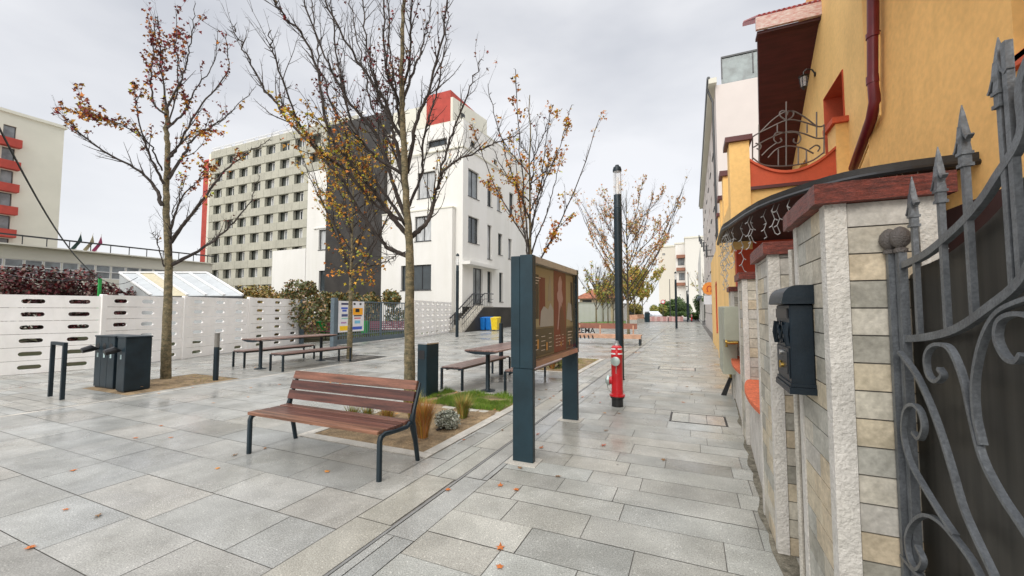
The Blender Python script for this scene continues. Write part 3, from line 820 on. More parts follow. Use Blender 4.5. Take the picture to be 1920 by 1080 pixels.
# thin masts
for (u, vt, d, lb) in [(1257, 523, 75, 'thin tall mast in front of the cream apartment block'), (1292, 510, 70, 'thin tall mast in front of the white apartment block'),]:
    p = atD(u, 600, d); q = atD(u, vt, d)
    m_ = MB(); m_.tube([(0, 0, 0), (0, 0, q.z)], [.09, .05], 8); o = m_.build('mast', M['frameD']); o.location = (p.x, p.y, 0); tag(o, lb, 'mast')

# ================================================================== WHITE PERFORATED FENCE
def cell(m_, x0, x1, z0, z1, hw, hh, th):
    cx, cz = (x0 + x1) / 2, (z0 + z1) / 2; n = 24; H = []; O = []
    bx, bz = (x1 - x0) / 2, (z1 - z0) / 2
    for i in range(n):
        a = 2 * math.pi * (i + .5) / n
        ca, sa = math.cos(a), math.sin(a)
        ex = hw - hh
        H.append((cx + (ex if ca > 0 else -ex) + hh * ca, cz + hh * sa))
        s_ = (i + .5) / n * 8
    # outer points: matched around the rectangle
    for i in range(n):
        px, pz = H[i][0] - cx, H[i][1] - cz
        if abs(pz) >= hh * .55: O.append([px * 1.0, bz if pz > 0 else -bz])
        else: O.append([bx if px > 0 else -bx, pz * bz / hh / .55])
    # corners
    for i in range(n):
        j = (i + 1) % n
        if abs(abs(O[i][1]) - bz) < 1e-6 and abs(abs(O[j][0]) - bx) < 1e-6: O[i] = [math.copysign(bx, O[j][0]), O[i][1]]
        elif abs(abs(O[j][1]) - bz) < 1e-6 and abs(abs(O[i][0]) - bx) < 1e-6: O[j] = [math.copysign(bx, O[i][0]), O[j][1]]
    O = [(cx + a, cz + b) for a, b in O]
    vs = []
    for y in (0, th):
        vs += [(a, y, b) for a, b in H] + [(a, y, b) for a, b in O]
    fs = []
    for i in range(n):
        j = (i + 1) % n
        fs += [(i, n + i, n + j, j), (2 * n + j, 3 * n + j, 3 * n + i, 2 * n + i), (i, j, 2 * n + j, 2 * n + i), (n + i, 3 * n + i, 3 * n + j, n + j)]
    m_.add(vs, fs)
def fence_panel(p0, p1, h, ncell, label, nrow=6, hs=1.0):
    p0 = Vector((p0[0], p0[1])); p1 = Vector((p1[0], p1[1])); d = p1 - p0; L = d.length
    t = thing('slotted_fence', (p0.x, p0.y, 0), label, 'fence', rz=math.atan2(d.y, d.x), group='white perforated precast fence panels')
    rh = h / nrow; pw = .13
    for r_ in range(nrow):
        m_ = MB(); cw = (L - pw) / ncell
        for c in range(ncell):
            cell(m_, pw + c * cw + (.001 if c == 0 else 0), pw + (c + 1) * cw, r_ * rh + .005, (r_ + 1) * rh - .005, .20 * hs * min(1, cw / .8), .055 * hs, .06)
        m_.build('plank', M['white'], t)
    m_ = MB(); m_.bbox(0, pw - .002, -.035, .09, 0, h + .01, .01); m_.build('post', M['white'], t)
    m_ = MB(); m_.box(pw, L, .02, .04, 0, h - .02)
    return t
fp = [atG(0, 705), atG(183, 691), atG(340, 673), atG(463, 657), atG(562, 644)]
d0 = (fp[1] - fp[2]).normalized()
P0 = Vector((-15.42, 3.6, 0)); Pm = Vector((-15.9, 1.0, 0))
lf = ['leftmost white perforated fence panel with slot holes, cut by the picture edge', 'white perforated fence panel behind the left tree trunk', 'white perforated fence panel behind the bollard with grey head', 'white perforated fence panel at the right end next to the bush']
FP = [Vector((-15.75, 3.3, 0)), fp[1], fp[2], fp[3], fp[4]]
hts = [2.0, 2.04, 2.07, 2.13]
for i in range(4):
    fence_panel(FP[i], FP[i + 1], hts[i], 3, lf[i])
m_ = MB(); o = None
t = thing('fence_end_post', (fp[4].x, fp[4].y, 0), 'grey metal post at the end of the white perforated fence', 'post')
m_ = MB(); m_.bbox(-.02, .16, -.06, .10, 0, 2.12, .01); m_.build('post', M['greygate'], t)
m_ = MB(); m_.bbox(-.03, .17, -.07, .11, 2.122, 2.14, .005); m_.build('cap', M['greygate'], t)
wf1 = atG(775, 634); wf2 = atG(846, 622)
wm = (wf1 + wf2) / 2
fence_panel(wf1, wm, 2.2, 4, 'white perforated fence panel right of the grey gate', 6, 1.0)
fence_panel(wm, wf2, 2.2, 4, 'last white perforated fence panel before the dark lamp post', 6, 1.0)

# ================================================================== GREY BAR GATE
ga, gb = atG(622, 651), atG(775, 633)
d = gb - ga; L = d.length
t = thing('bar_gate', (ga.x, ga.y, 0), 'grey vertical bar gate with a printed poster between bush and tree', 'gate', rz=math.atan2(d.y, d.x))
m_ = MB(); m_.bbox(-.02, .22, -.1, .1, 0, 2.15, .01); m_.build('post', M['greygate'], t)
m_ = MB(); m_.bbox(L - .1, L + .1, -.1, .1, 0, 2.1, .01); m_.build('post', M['greygate'], t)
m_ = MB(); m_.box(.24, L - .12, -.03, .03, 1.98, 2.04); m_.box(.24, L - .12, -.03, .03, .45, .50); m_.box(.24, L - .12, -.03, .03, .08, .14); m_.box(.24, L - .12, -.015, .015, .14, .30)
m_.box(L * .52, L * .52 + .09, -.032, .032, .08, 2.0)
m_.build('frame', M['greygate'], t)
m_ = MB(); n_ = 38
for k in range(n_):
    x = .30 + (L - .5) * k / n_; m_.box(x, x + .035, -.012, .012, .14, 1.98)
tag(m_.build('bar', M['greygate'], t))
# poster hung on gate
pp = thing('printed_banner', (ga.x + d.x / L * .27, ga.y + d.y / L * .27, 0), 'white printed banner with colour symbols tied to the grey gate', 'banner', rz=math.atan2(d.y, d.x))
m_ = MB(); m_.box(0, 1.75, -.075, -.065, .62, 2.02); sh = m_.build('sheet', M['paper'], pp)
def pb(a, b, c, e_, rgb, k=0):
    q = MB(); q.box(a * 1.75, b * 1.75, -.078 - .001 * k, -.0755 - .001 * k, .62 + 1.40 * c, .62 + 1.40 * e_); q.build('print', flat('bn%d%d' % (rgb[0], rgb[2]), rgb), sh)
pb(.06, .46, .05, .20, (250, 205, 20)); pb(.54, .92, .06, .16, (60, 90, 190)); pb(.54, .94, .55, .78, (245, 170, 20)); pb(.64, .80, .64, .76, (30, 25, 20), 1); pb(.58, .90, .50, .54, (30, 25, 20))
pb(.10, .36, .88, .94, (50, 50, 90)); pb(.56, .64, .88, .95, (60, 60, 60)); pb(.80, .88, .88, .95, (60, 60, 60)); pb(.10, .34, .74, .80, (60, 100, 190)); pb(.14, .30, .66, .72, (60, 100, 190)); pb(.12, .34, .50, .58, (70, 80, 130)); pb(.12, .40, .42, .46, (150, 200, 190)); pb(.60, .86, .42, .46, (200, 90, 90)); pb(.62, .84, .26, .36, (120, 190, 220)); pb(.10, .30, .28, .33, (180, 140, 180))

# things seen behind the gate
def wheeliebin(loc, rz, m0, lid, label, grp):
    t = thing('wheelie_bin', loc, label, 'bin', rz=rz, group=grp)
    b_ = MB(); vs = []
    for z, a, c in ((.08, .22, .24), (.98, .29, .33)):
        vs += [(-a, -c, z), (a, -c, z), (a, c, z), (-a, c, z)]
    b_.add(vs, [(3, 2, 1, 0), (4, 5, 6, 7), (0, 1, 5, 4), (1, 2, 6, 5), (2, 3, 7, 6), (3, 0, 4, 7)])
    b_.build('body', m0, t)
    b_ = MB(); b_.add([(-.31, -.36, .985), (.31, -.36, .985), (.31, .37, .99), (-.31, .37, .99), (-.28, -.32, 1.03), (.28, -.32, 1.03), (.28, .33, 1.10), (-.28, .33, 1.10)], [(3, 2, 1, 0), (4, 5, 6, 7), (0, 1, 5, 4), (1, 2, 6, 5), (2, 3, 7, 6), (3, 0, 4, 7)])
    b_.build('lid', lid, t)
    for s_ in (-1, 1):
        b_ = MB(); b_.lathe([(.09, -.02), (.09, .02)], (s_ * .24, .24, .09), 14, 'x'); b_.build('wheel', M['rubber'], t)
    return t
w1 = Vector((-15.25, 28.9, 0)); w2 = Vector((-14.75, 28.8, 0)); w3 = Vector((-14.0, 29.0, 0))
wheeliebin((w1.x, w1.y, 0), 0, M['blue'], M['blue'], 'left one of two blue wheelie bins beside the entrance stairs', 'wheelie bins by the stairs')
wheeliebin((w2.x, w2.y + .3, 0), 0, M['blue'], M['blue'], 'blue wheelie bin next to the yellow bin', 'wheelie bins by the stairs')
wheeliebin((w3.x - .2, w3.y, 0), 0, M['yel'], M['yel'], 'yellow wheelie bin beside the two blue bins', 'wheelie bins by the stairs')
def litter(loc, label):
    t = thing('park_litter_bin', loc, label, 'litter bin', group='green park litter bins')
    b_ = MB(); b_.smooth = True; b_.lathe([(.20, .25), (.24, .5), (.28, 1.0)], n=18); b_.build('basket', M['green'], t)
    b_ = MB(); b_.tube([(.34, 0, 0), (.34, 0, 1.05)], .025, 8); b_.build('post', M['frameD'], t)
    return t
q = atG(683, 634); LB = litter((q.x, q.y, 0), 'green litter bin seen through the bars of the grey gate')
q = atG(602, 636); dup(LB, (q.x, q.y, 0), 'green litter bin beside the bush left of the grey gate')
def slatbench(u, v, n_, L, label, c=None):
    q = atG(u, v)
    t = thing('slatted_bench', (q.x, q.y, 0), label, 'bench', rz=R(14), group='purple slatted benches behind the fence')
    for s_ in (-1, 1):
        b_ = MB(); b_.beam((s_ * L * .42, 0, 0), (s_ * L * .42, 0, .42), .05, .05); b_.beam((s_ * L * .42, .4, 0), (s_ * L * .42, .48, .9), .05, .05); b_.build('leg', M['frameD'], t)
    b_ = MB(); 
    for k in range(4): b_.box(-L / 2, L / 2, .0 + k * .11, .09 + k * .11, .43, .46)
    b_.build('seat', M['purplewood'], t)
    b_ = MB()
    for k in range(4): b_.box(-L / 2, L / 2, .45, .48, .52 + k * .11, .60 + k * .11)
    b_.build('backrest', M['purplewood'], t)
slatbench(718, 632, 4, 3.0, 'purple slatted bench seen through the grey gate')
slatbench(586, 637, 4, 3.0, 'purple slatted bench under the bush behind the fence end')
q = atG(700, 630)
turf(q.x - 3, q.x + 2.5, q.y - 1, q.y + 4, 2500, .08, .2, 'green lawn behind the grey gate', GC)

# ================================================================== LEAFY PLANTS
def leafcloud(m_, blobs, n, size, cols, squash=1.0):
    for _ in range(n):
        c, r = random.choice(blobs)
        v = Vector((random.gauss(0, 1), random.gauss(0, 1), random.gauss(0, 1))).normalized()
        rr = r * random.uniform(.35, 1.05) ** .6
        p = Vector(c) + Vector((v.x * rr, v.y * rr, v.z * rr * squash))
        if p.z < .02: p.z = random.uniform(.02, .2)
        a = Vector((random.gauss(0, 1), random.gauss(0, 1), random.gauss(0, 1))).normalized(); b = a.orthogonal().normalized()
        s_ = size * random.uniform(.6, 1.4)
        cc = random.choice(cols); k = random.uniform(.75, 1.25)
        m_.cur = tuple(x * k for x in cc)
        m_.add([p - a * s_, p + b * s_ * .55, p + a * s_, p - b * s_ * .55], [(0, 1, 2, 3)])
def shrub(loc, blobs, n, size, cols, label, cat='bush', name='bush', group=None, stems=6, H=1.5):
    t = thing(name, loc, label, cat, group=group)
    m_ = MB()
    for _ in range(stems):
        c, r = random.choice(blobs)
        m_.tube([(random.uniform(-.1, .1), random.uniform(-.1, .1), 0), (c[0] * .4, c[1] * .4, c[2] * .5), (c[0], c[1], c[2])], [.03, .02, .008], 5)
        for _k in range(4):
            v = Vector((random.gauss(0, 1), random.gauss(0, 1), abs(random.gauss(0, 1)))).normalized() * r * 1.05
            m_.tube([(c[0], c[1], c[2]), (c[0] + v.x, c[1] + v.y, c[2] + v.z)], [.01, .003], 4)
    m_.build('stem', M['barkdark'], t)
    m_ = MB(); leafcloud(m_, blobs, n, size, cols); m_.build('foliage', M['leaves'], t)
    return t
AUT = [(.10, .12, .03), (.14, .13, .04), (.25, .14, .03), (.07, .09, .03), (.30, .20, .12)]
q = atD(560, 600, 20.5)
bl = [((random.uniform(-2.0, 1.4), random.uniform(-1, 1), random.uniform(.9, 2.2)), random.uniform(.5, .9)) for _ in range(14)] + [((-.3, 0, 2.7), .6), ((.6, 0, 2.9), .4)]
bl = [((c[0], c[1], c[2] * (1 - .12 * abs(c[0]))), r) for c, r in bl]
shrub((q.x, q.y, 0), bl, 7500, .075, AUT, 'large brownish green bush between white fence and grey gate', stems=12)
q = atD(500, 600, 24)
bl = [((random.uniform(-1.8, 1.8), random.uniform(-.8, .8), random.uniform(1.4, 2.6)), random.uniform(.5, .8)) for _ in range(10)]
shrub((q.x, q.y, 0), bl, 3500, .085, [(.34, .19, .04), (.20, .15, .04), (.28, .24, .06)], 'yellow autumn bush behind the white fence left of the large bush')
q = atD(715, 600, 28.5)
bl = [((random.uniform(-6, 2.2), random.uniform(-.6, .6), random.uniform(.6, 2.5)), random.uniform(.5, .8)) for _ in range(24)]
shrub((q.x, q.y, 0), bl, 9000, .10, [(.10, .12, .03), (.20, .14, .03), (.26, .15, .03), (.06, .08, .025)], 'long orange green hedge behind the grey gate', 'hedge', 'hedge')
# purple leaved hedge left
q = atD(30, 600, 17.5)
bl = [((random.uniform(-.9, .9), -3 + i * .42, random.uniform(.4, 3.3 if i < 12 else 2.7)), random.uniform(.5, .72)) for i in range(19) for _ in range(4)]
shrub((q.x - 2.4, q.y + 1.6, 0), bl, 17000, .085, [(.13, .022, .03), (.06, .015, .02), (.20, .03, .03), (.04, .035, .02), (.26, .17, .14)], 'dark purple leaved hedge rising above the white fence', 'hedge', 'hedge', stems=20)
# planter plants
def grassclump(loc, n, h, sp, cols, label, name='ornamental_grass'):
    m_ = MB()
    for _ in range(n):
        a = random.uniform(0, 6.28); r0 = random.uniform(0, .06); hh = h * random.uniform(.55, 1); o = sp * random.uniform(.2, 1)
        p0 = Vector((r0 * math.cos(a), r0 * math.sin(a), 0)); p1 = p0 + Vector((math.cos(a) * o * .35, math.sin(a) * o * .35, hh * .6)); p2 = p0 + Vector((math.cos(a) * o, math.sin(a) * o, hh))
        s_ = Vector((-math.sin(a), math.cos(a), 0)) * .004
        m_.cur = tuple(x * random.uniform(.7, 1.3) for x in random.choice(cols))
        m_.add([p0 - s_, p0 + s_, p1 + s_ * .8, p2, p1 - s_ * .8], [(0, 1, 2, 4), (4, 2, 3)])
    o = m_.build(name, M['leaves']); o.location = loc; tag(o, label, 'plant', 'grasses and shrubs in the planter')
    return o
OR = [(.50, .24, .05), (.36, .15, .04), (.55, .33, .10)]; YG = [(.30, .26, .05), (.45, .33, .08), (.16, .20, .04)]
p = atG(793, 822); grassclump((p.x, p.y, 0), 800, .52, .20, OR, 'tallest rusty orange grass clump at the right end of the bench')
p = atG(868, 785); grassclump((p.x, p.y, 0), 350, .40, .22, YG, 'yellow green grass clump near the turf edge behind the grey shrub')
p = atG(660, 800); grassclump((p.x, p.y, 0), 260, .34, .16, YG, 'yellow green grass clump seen under the bench back')
p = atG(725, 805); grassclump((p.x, p.y, 0), 320, .36, .16, [(.5, .33, .08), (.36, .22, .06)], 'straw coloured grass clump seen under the bench back')
p = atG(690, 795); grassclump((p.x, p.y, 0), 180, .3, .14, YG, 'small green grass clump behind the middle of the bench')
p = atG(775, 790); grassclump((p.x, p.y, 0), 300, .5, .22, YG, 'yellow grass clump behind the right bench leg')
p = atG(1035, 692); grassclump((p.x, p.y, 0), 300, .45, .22, OR, 'grass clump in the second planter behind the table')
p = atG(835, 806)
shrub((p.x, p.y, 0), [((0, 0, .13), .13), ((.08, .03, .12), .12), ((-.06, .05, .12), .12), ((.02, .08, .16), .10)], 1800, .016, [(.30, .31, .24), (.22, .24, .18), (.40, .40, .33)], 'small round grey green shrub in the planter soil', 'plant', 'grey_shrub', stems=5)
p = atG(1048, 690)
shrub((p.x, p.y, 0), [((0, 0, .3), .25), ((.2, .1, .25), .2)], 900, .03, [(.18, .2, .05), (.3, .28, .08)], 'small leafy shrub in the second planter', 'plant', 'leafy_shrub', stems=5)

# ================================================================== TREES
def smooth_path(pts, n):
    """Catmull-Rom through pts"""
    P = [pts[0] * 2 - pts[1]] + pts + [pts[-1] * 2 - pts[-2]]; out = []
    for i in range(1, len(P) - 2):
        for k in range(n):
            t_ = k / n; a, b, c, d_ = P[i - 1], P[i], P[i + 1], P[i + 2]
            out.append(0.5 * ((2 * b) + (c - a) * t_ + (2 * a - 5 * b + 4 * c - d_) * t_ ** 2 + (3 * b - a - 3 * c + d_) * t_ ** 3))
    out.append(pts[-1]); return out
class Tree:
    def __init__(s, loc, label, leafcols, name='maple_tree'):
        random.seed(int(abs(loc[0]) * 1000 + abs(loc[1]) * 77)); s.t = thing(name, loc, label, 'tree'); s.o = Vector(loc); s.tr = MB(); s.cr = MB(); s.lf = MB(); s.cols = leafcols; s.leaf = 0.5; s.lsize = .05; s.tips = []
        s.tr.smooth = True; s.cr.smooth = True; s.lfn = None
    def addleaf(s, p, n=1):
        for _ in range(n):
            q = p + Vector((random.gauss(0, .03), random.gauss(0, .03), random.gauss(-.02, .03)))
            a = Vector((random.gauss(0, 1), random.gauss(0, 1), random.gauss(-.5, 1))).normalized(); b = a.orthogonal().normalized(); c = a.cross(b)
            s_ = s.lsize * random.uniform(.6, 1.25)
            s.lf.cur = tuple(x * random.uniform(.7, 1.3) for x in s.pick(q))
            f = c * s_ * random.uniform(-.4, .4)
            s.lf.add([q, q + b * s_ * .5 + a * s_ * .35 + f, q + b * s_ * .22 + a * s_ * .5, q + a * s_ * 1.1, q - b * s_ * .22 + a * s_ * .5, q - b * s_ * .5 + a * s_ * .35 + f], [(0, 1, 2, 3, 4, 5)])
    def pick(s, p):
        return random.choice(s.cols)
    def twig(s, p, d, L, r, depth, dens):
        n = max(3, int(L / .10)); pts = [p.copy()]; dd = d.copy()
        for i in range(n):
            dd = (dd + Vector((random.gauss(0, .10), random.gauss(0, .10), random.gauss(.05, .06)))).normalized()
            pts.append(pts[-1] + dd * (L / n))
        rad = [r * (1 - .75 * i / n) for i in range(n + 1)]
        s.cr.tube(pts, rad, 4 if r > .006 else 3, cap=False)
        for i in range(1, n):
            if random.random() < .5:   # spurs
                v = (dd.orthogonal().normalized() * random.uniform(.02, .05)); v.rotate(__import__('mathutils').Quaternion(dd, random.uniform(0, 6.28)))
                s.cr.tube([pts[i], pts[i] + v + dd * .02], [rad[i] * .6, .002], 3, cap=False)
            if depth > 0 and random.random() < dens:
                v = dd.orthogonal().normalized(); v.rotate(__import__('mathutils').Quaternion(dd, random.uniform(0, 6.28)))
                nd = (dd + v * random.uniform(.5, .9)).normalized()
                s.twig(pts[i], nd, L * random.uniform(.35, .6), max(.0028, rad[i] * .65), depth - 1, dens * .8)
        lp = s.leafprob(pts[n // 2])
        for i in range(1, n + 1):
            if random.random() < lp: s.addleaf(pts[i], random.choice([1, 2, 3, 4]))
    def leafprob(s, p):
        c = noise.noise(p * 0.9 + Vector((s.o.x, 0, 0)))
        v = s.leaf * (.5 + 5.0 * c)
        if s.lfn: v *= s.lfn(p)
        return max(0, v)
    def limb(s, pts, r0, r1=.008, dens=.5, tl=.9, depth=1, seg=7, trunk=False, skip=.15, sides=7):
        P = smooth_path(pts, seg); n = len(P)
        for i in range(1, n - 1):
            k = .5 + i / n
            k *= (.25 + 1.6 * (i / n) ** 3) if trunk else 1.2; P[i] = P[i] + Vector((random.gauss(0, .012 * k), random.gauss(0, .012 * k), 0))
        rad = [(r0 + (r1 - r0) * (i / (n - 1)) ** .8) * (random.uniform(.97, 1.04) if trunk else random.uniform(.92, 1.1)) for i in range(n)]
        (s.tr if trunk else s.cr).tube(P, rad, sides)
        for i in range(n):
            f = i / (n - 1)
            if f < skip: continue
            d = (P[min(i + 1, n - 1)] - P[max(0, i - 1)]).normalized()
            if random.random() < dens:
                v = d.orthogonal().normalized(); v.rotate(__import__('mathutils').Quaternion(d, random.uniform(0, 6.28)))
                nd = (d * 1.0 + v * random.uniform(.3, .85) + Vector((0, 0, .25))).normalized()
                s.twig(P[i], nd, tl * random.uniform(.4, 1.1) * (1 - .35 * f), min(.012, rad[i] * .6), depth, .45)
            for _ in range(2):
                if random.random() < .6:
                    v = d.orthogonal().normalized(); v.rotate(__import__('mathutils').Quaternion(d, random.uniform(0, 6.28)))
                    s.cr.tube([P[i], P[i] + v * (rad[i] + random.uniform(.03, .09)) + d * .04], [.008, .0035], 3, cap=False)
            if random.random() < s.leafprob(P[i]) * .5: s.addleaf(P[i] + Vector((random.gauss(0, .05), random.gauss(0, .05), 0)), 2)
    def done(s, twigmat=None):
        s.tr.build('trunk', M['bark'], s.t, world=True)
        c = s.cr.build('crown', M['barkdark'], s.t, world=True)
        if s.lf.f: s.lf.build('leaves', M['leaves'], c, world=True)
def from_px(pl, base, spread, rnd=True):
    """limb polyline given as picture points, laid round the tree's own depth"""
    bx = Vector(base); dist0 = math.hypot(bx.x, bx.y)
    X, Y, Z = ray(pl[0][0], pl[0][1]); k0 = dist0 / math.hypot(X, Y)
    out = []; n = len(pl)
    for i, (u, v) in enumerate(pl):
        X, Y, Z = ray(u, v); k = dist0 / math.hypot(X, Y)
        k *= 1 + spread * (i / (n - 1)) / dist0
        out.append(Vector((X * k, Y * k, CAM_H + Z * k)))
    return out
RED = (.22, .02, .02); DR = (.12, .02, .02); ORG = (.50, .20, .02); YEL = (.62, .40, .03); BRN = (.24, .10, .03); OLV = (.30, .26, .04)
def c1(p): 
    if p.z > 6.4: return [RED, DR, RED, BRN, ORG]
    return [ORG, ORG, YEL, BRN, RED]
# left tree
B1 = (-11.15, 5.5, 0); T = Tree(B1, 'left autumn maple with orange leaves on the soil patch by the bins', [ORG]); T.pick = lambda p: random.choice([RED, DR, RED, BRN, ORG] if p.z > 6.7 or p.x < -12.2 else [ORG, YEL, ORG, BRN, RED, DR])
T.leaf = .46; T.lsize = .075
def lf1(p):
    # leaves cling to the upper middle and to the right limbs, the left ones are bare
    v = 0.35
    if 5.2 < p.z < 8.4: v = 1.7
    if p.z > 7.9: v = .6
    if p.x < -12.2: v *= .3
    if math.hypot(p.x + 11.1, p.y - 5.5) > 1.9: v *= .6
    if p.z < 4.4: v *= .3
    return v
T.lfn = lf1
T.limb(from_px([(311, 714), (312, 640), (315, 560), (316, 480), (312, 400), (312, 330), (313, 260), (311, 200)], B1, .1), .105, .045, trunk=True, dens=.25, tl=.5, skip=.35, sides=12)
L1 = [([(321, 497), (378, 467), (424, 430), (465, 384), (487, 330)], .05, 1.0), ([(320, 455), (345, 420), (373, 384), (424, 319), (470, 285), (505, 262)], .055, -1.0), ([(320, 430), (340, 370), (372, 340), (392, 320)], .03, .8), ([(304, 385), (290, 350), (260, 320), (192, 282), (151, 250), (112, 213)], .05, .5),
      ([(307, 345), (290, 310), (271, 268), (256, 200), (252, 160)], .038, -.8), ([(316, 335), (345, 290), (368, 255), (424, 218), (480, 162)], .045, .9), ([(314, 300), (331, 278), (373, 204), (424, 139), (425, 62)], .04, -.7),
      ([(311, 215), (287, 190), (285, 120), (290, 60), (296, 32)], .03, .5), ([(311, 205), (345, 139), (356, 80), (366, 8)], .03, -.5), ([(313, 200), (303, 130), (298, 70), (296, 30)], .025, .2), ([(314, 240), (345, 210), (365, 170), (400, 120), (408, 60)], .03, .7), ([(316, 230), (334, 165), (330, 100), (333, 20)], .02, -.3),
      ([(308, 500), (296, 460), (288, 435)], .018, -.3), ([(320, 480), (322, 430), (330, 380), (350, 330)], .02, -.9), ([(304, 320), (280, 270), (240, 240), (190, 220), (160, 212)], .022, -1.0), ([(318, 290), (360, 250), (395, 240), (440, 205)], .02, -1.3)]
for pl, r, sp in L1: T.limb(from_px(pl, B1, sp), r * .9, .006, dens=.46, tl=.75)
T.done()
# near centre tree
B2 = (-4.12, 5.32, 0); T = Tree(B2, 'near bare maple with mossy trunk and few yellow leaves behind the bench', [YEL])
T.pick = lambda p: random.choice([YEL, YEL, OLV, ORG, BRN] if p.z < 4.6 else [RED, DR, BRN, RED])
T.leaf = .22; T.lsize = .05
T.lfn = lambda p: (1.9 if (p.z < 4.5 and p.x < B2[0] - .1) else (.55 if p.z < 4.6 else .45))
T.limb(from_px([(768, 772), (768, 700), (768, 620), (768, 540), (768, 470), (763, 393), (756, 259), (752, 185), (754, 116), (756, 0), (756, -140)], B2, -.2), .10, .02, trunk=True, dens=.3, tl=.6, skip=.5, sides=12)
L2 = [([(768, 481), (740, 470), (708, 444), (629, 324), (546, 231), (499, 171), (462, 102), (439, 51)], .032, .6), ([(766, 444), (730, 400), (689, 342), (624, 259), (583, 93), (532, 28), (500, -30)], .034, -.6), ([(761, 407), (735, 340), (708, 259), (652, 185), (615, 120), (569, 0), (540, -60)], .03, .5),
      ([(759, 324), (740, 260), (726, 199), (680, 130), (606, 0), (570, -60)], .03, -.5), ([(754, 259), (730, 220), (708, 176), (690, 90), (680, 0), (672, -90)], .025, .9), ([(754, 204), (735, 160), (726, 139), (717, 0), (712, -80)], .022, -.7), ([(771, 444), (800, 417), (815, 370), (824, 333), (847, 250), (874, 185), (902, 111)], .034, .3),
      ([(828, 324), (850, 305), (874, 292), (930, 268), (975, 250)], .02, .5), ([(763, 324), (782, 222), (810, 153), (840, 0), (850, -90)], .028, -.5), ([(753, 195), (782, 115), (800, 60), (812, -30)], .02, .6), ([(763, 393), (790, 330), (796, 250), (820, 170), (836, 60), (842, -30)], .02, .9), ([(766, 430), (720, 360), (668, 300), (630, 210), (600, 130), (590, 40), (578, -40)], .024, 1.1),
      ([(764, 420), (700, 380), (650, 320), (600, 285), (560, 230), (520, 120), (505, 60)], .022, -1.1), ([(752, 180), (770, 90), (772, 0), (776, -80)], .018, -.8), ([(760, 330), (700, 290), (660, 230), (640, 150), (625, 60), (612, -30)], .022, -.2), ([(756, 270), (745, 200), (730, 100), (728, 0), (726, -60)], .018, .3), ([(768, 470), (745, 478), (720, 492), (690, 500)], .008, .2), ([(762, 380), (745, 300), (700, 200), (670, 80), (655, -20)], .02, 1.3)]
for pl, r, sp in L2: T.limb(from_px(pl, B2, sp), r * 1.3, .007, dens=.72, tl=.95)
T.done()
def auto_tree(base, label, H, fork, r, spread, nl, cols, leaf, lsize, lean=(0, 0), tl=.9, dens=.5, name='maple_tree', up=.8, r1=.008, depth=1):
    T = Tree(base, label, cols, name); T.leaf = leaf; T.lsize = lsize
    b = Vector(base); top = b + Vector((lean[0], lean[1], H * .93))
    T.limb([b, b + Vector((lean[0] * .1, 0, H * .25)), b + Vector((lean[0] * .4, lean[1] * .4, H * .55)), top], r, .012, trunk=True, dens=.3, tl=tl * .6, skip=.4, sides=10)
    for k in range(nl):
        f = fork + (0.75 - fork) * (k / nl) ** 1.1; z = H * f
        a = k * 2.4 + random.uniform(-.4, .4); s_ = spread * (1.15 - f) * random.uniform(.75, 1.15)
        p0 = b + Vector((lean[0] * f, lean[1] * f, z)); hz = (H * random.uniform(.82, 1.0) - z) * (1 - .25 * f)
        d_ = Vector((math.cos(a), math.sin(a), 0))
        pts = [p0, p0 + d_ * s_ * .30 + Vector((0, 0, hz * .22)), p0 + d_ * s_ * .65 + Vector((0, 0, hz * .55 * up)), p0 + d_ * s_ + Vector((0, 0, hz * up))]
        T.limb(pts, r * .42 * (1.2 - f), r1, dens=dens, tl=tl, depth=depth)
    T.done(); return T
B3 = atG(655, 672)
auto_tree((B3.x, B3.y, 0), 'slender tree with bare upswept branches in the metal grate', 8.4, .28, .10, 2.6, 20, [YEL, ORG, OLV, YEL], .16, .085, tl=1.0, dens=.75, up=.95)
auto_tree((-4.1, 10.55, 0), 'maple tree behind the display board with small orange leaves', 8.3, .30, .085, 2.2, 15, [ORG, ORG, BRN, ORG, YEL], .75, .08, tl=.8, dens=.6, up=.92)
b5 = atD(1178, 600, 27)
auto_tree((b5.x, b5.y, 0), 'tree with pale orange leaves right behind the near street lamp', 10.4, .18, .10, 4.3, 24, [(.60, .36, .12), (.60, .28, .05), (.5, .4, .2), (.4, .2, .08)], .20, .12, tl=1.6, dens=.75, up=.95, r1=.012)
FT = [(1118, 38, 6.4, 'bare young tree right of the display board by the far red roofed house', .05, 2.4), (1140, 50, 7, 'bare tree in the far grass between board and lamp post', .05, 3.0), (1150, 46, 6, 'thin bare tree close beside the lamp post on its left', .05, 2.0), (1205, 60, 9.0, 'yellow leaved tree behind the parked cars', 2.2, 4.5), (1190, 48, 7, 'yellow green tree to the right of the lamp post', 1.3, 3.0), (1131, 58, 6.5, 'thin bare tree in front of the red roof, right of the first bare tree', .3, 2.2), (1168, 62, 8, 'yellow green tree just right of the near lamp post, behind the orange one', 1.5, 3), (1320, 66, 9, 'bare tree in front of the white apartment block', .05, 3)]
for (u, d, H, lb, lfp, sp) in FT:
    q = atD(u, 600, d)
    auto_tree((q.x, q.y, 0), lb, H, .25, .10, sp, 12, [(.50, .36, .06), (.42, .24, .05), (.26, .28, .05), (.36, .34, .08)], lfp, .22, tl=1.3, dens=.6, name='tree', up=.9, r1=.015)

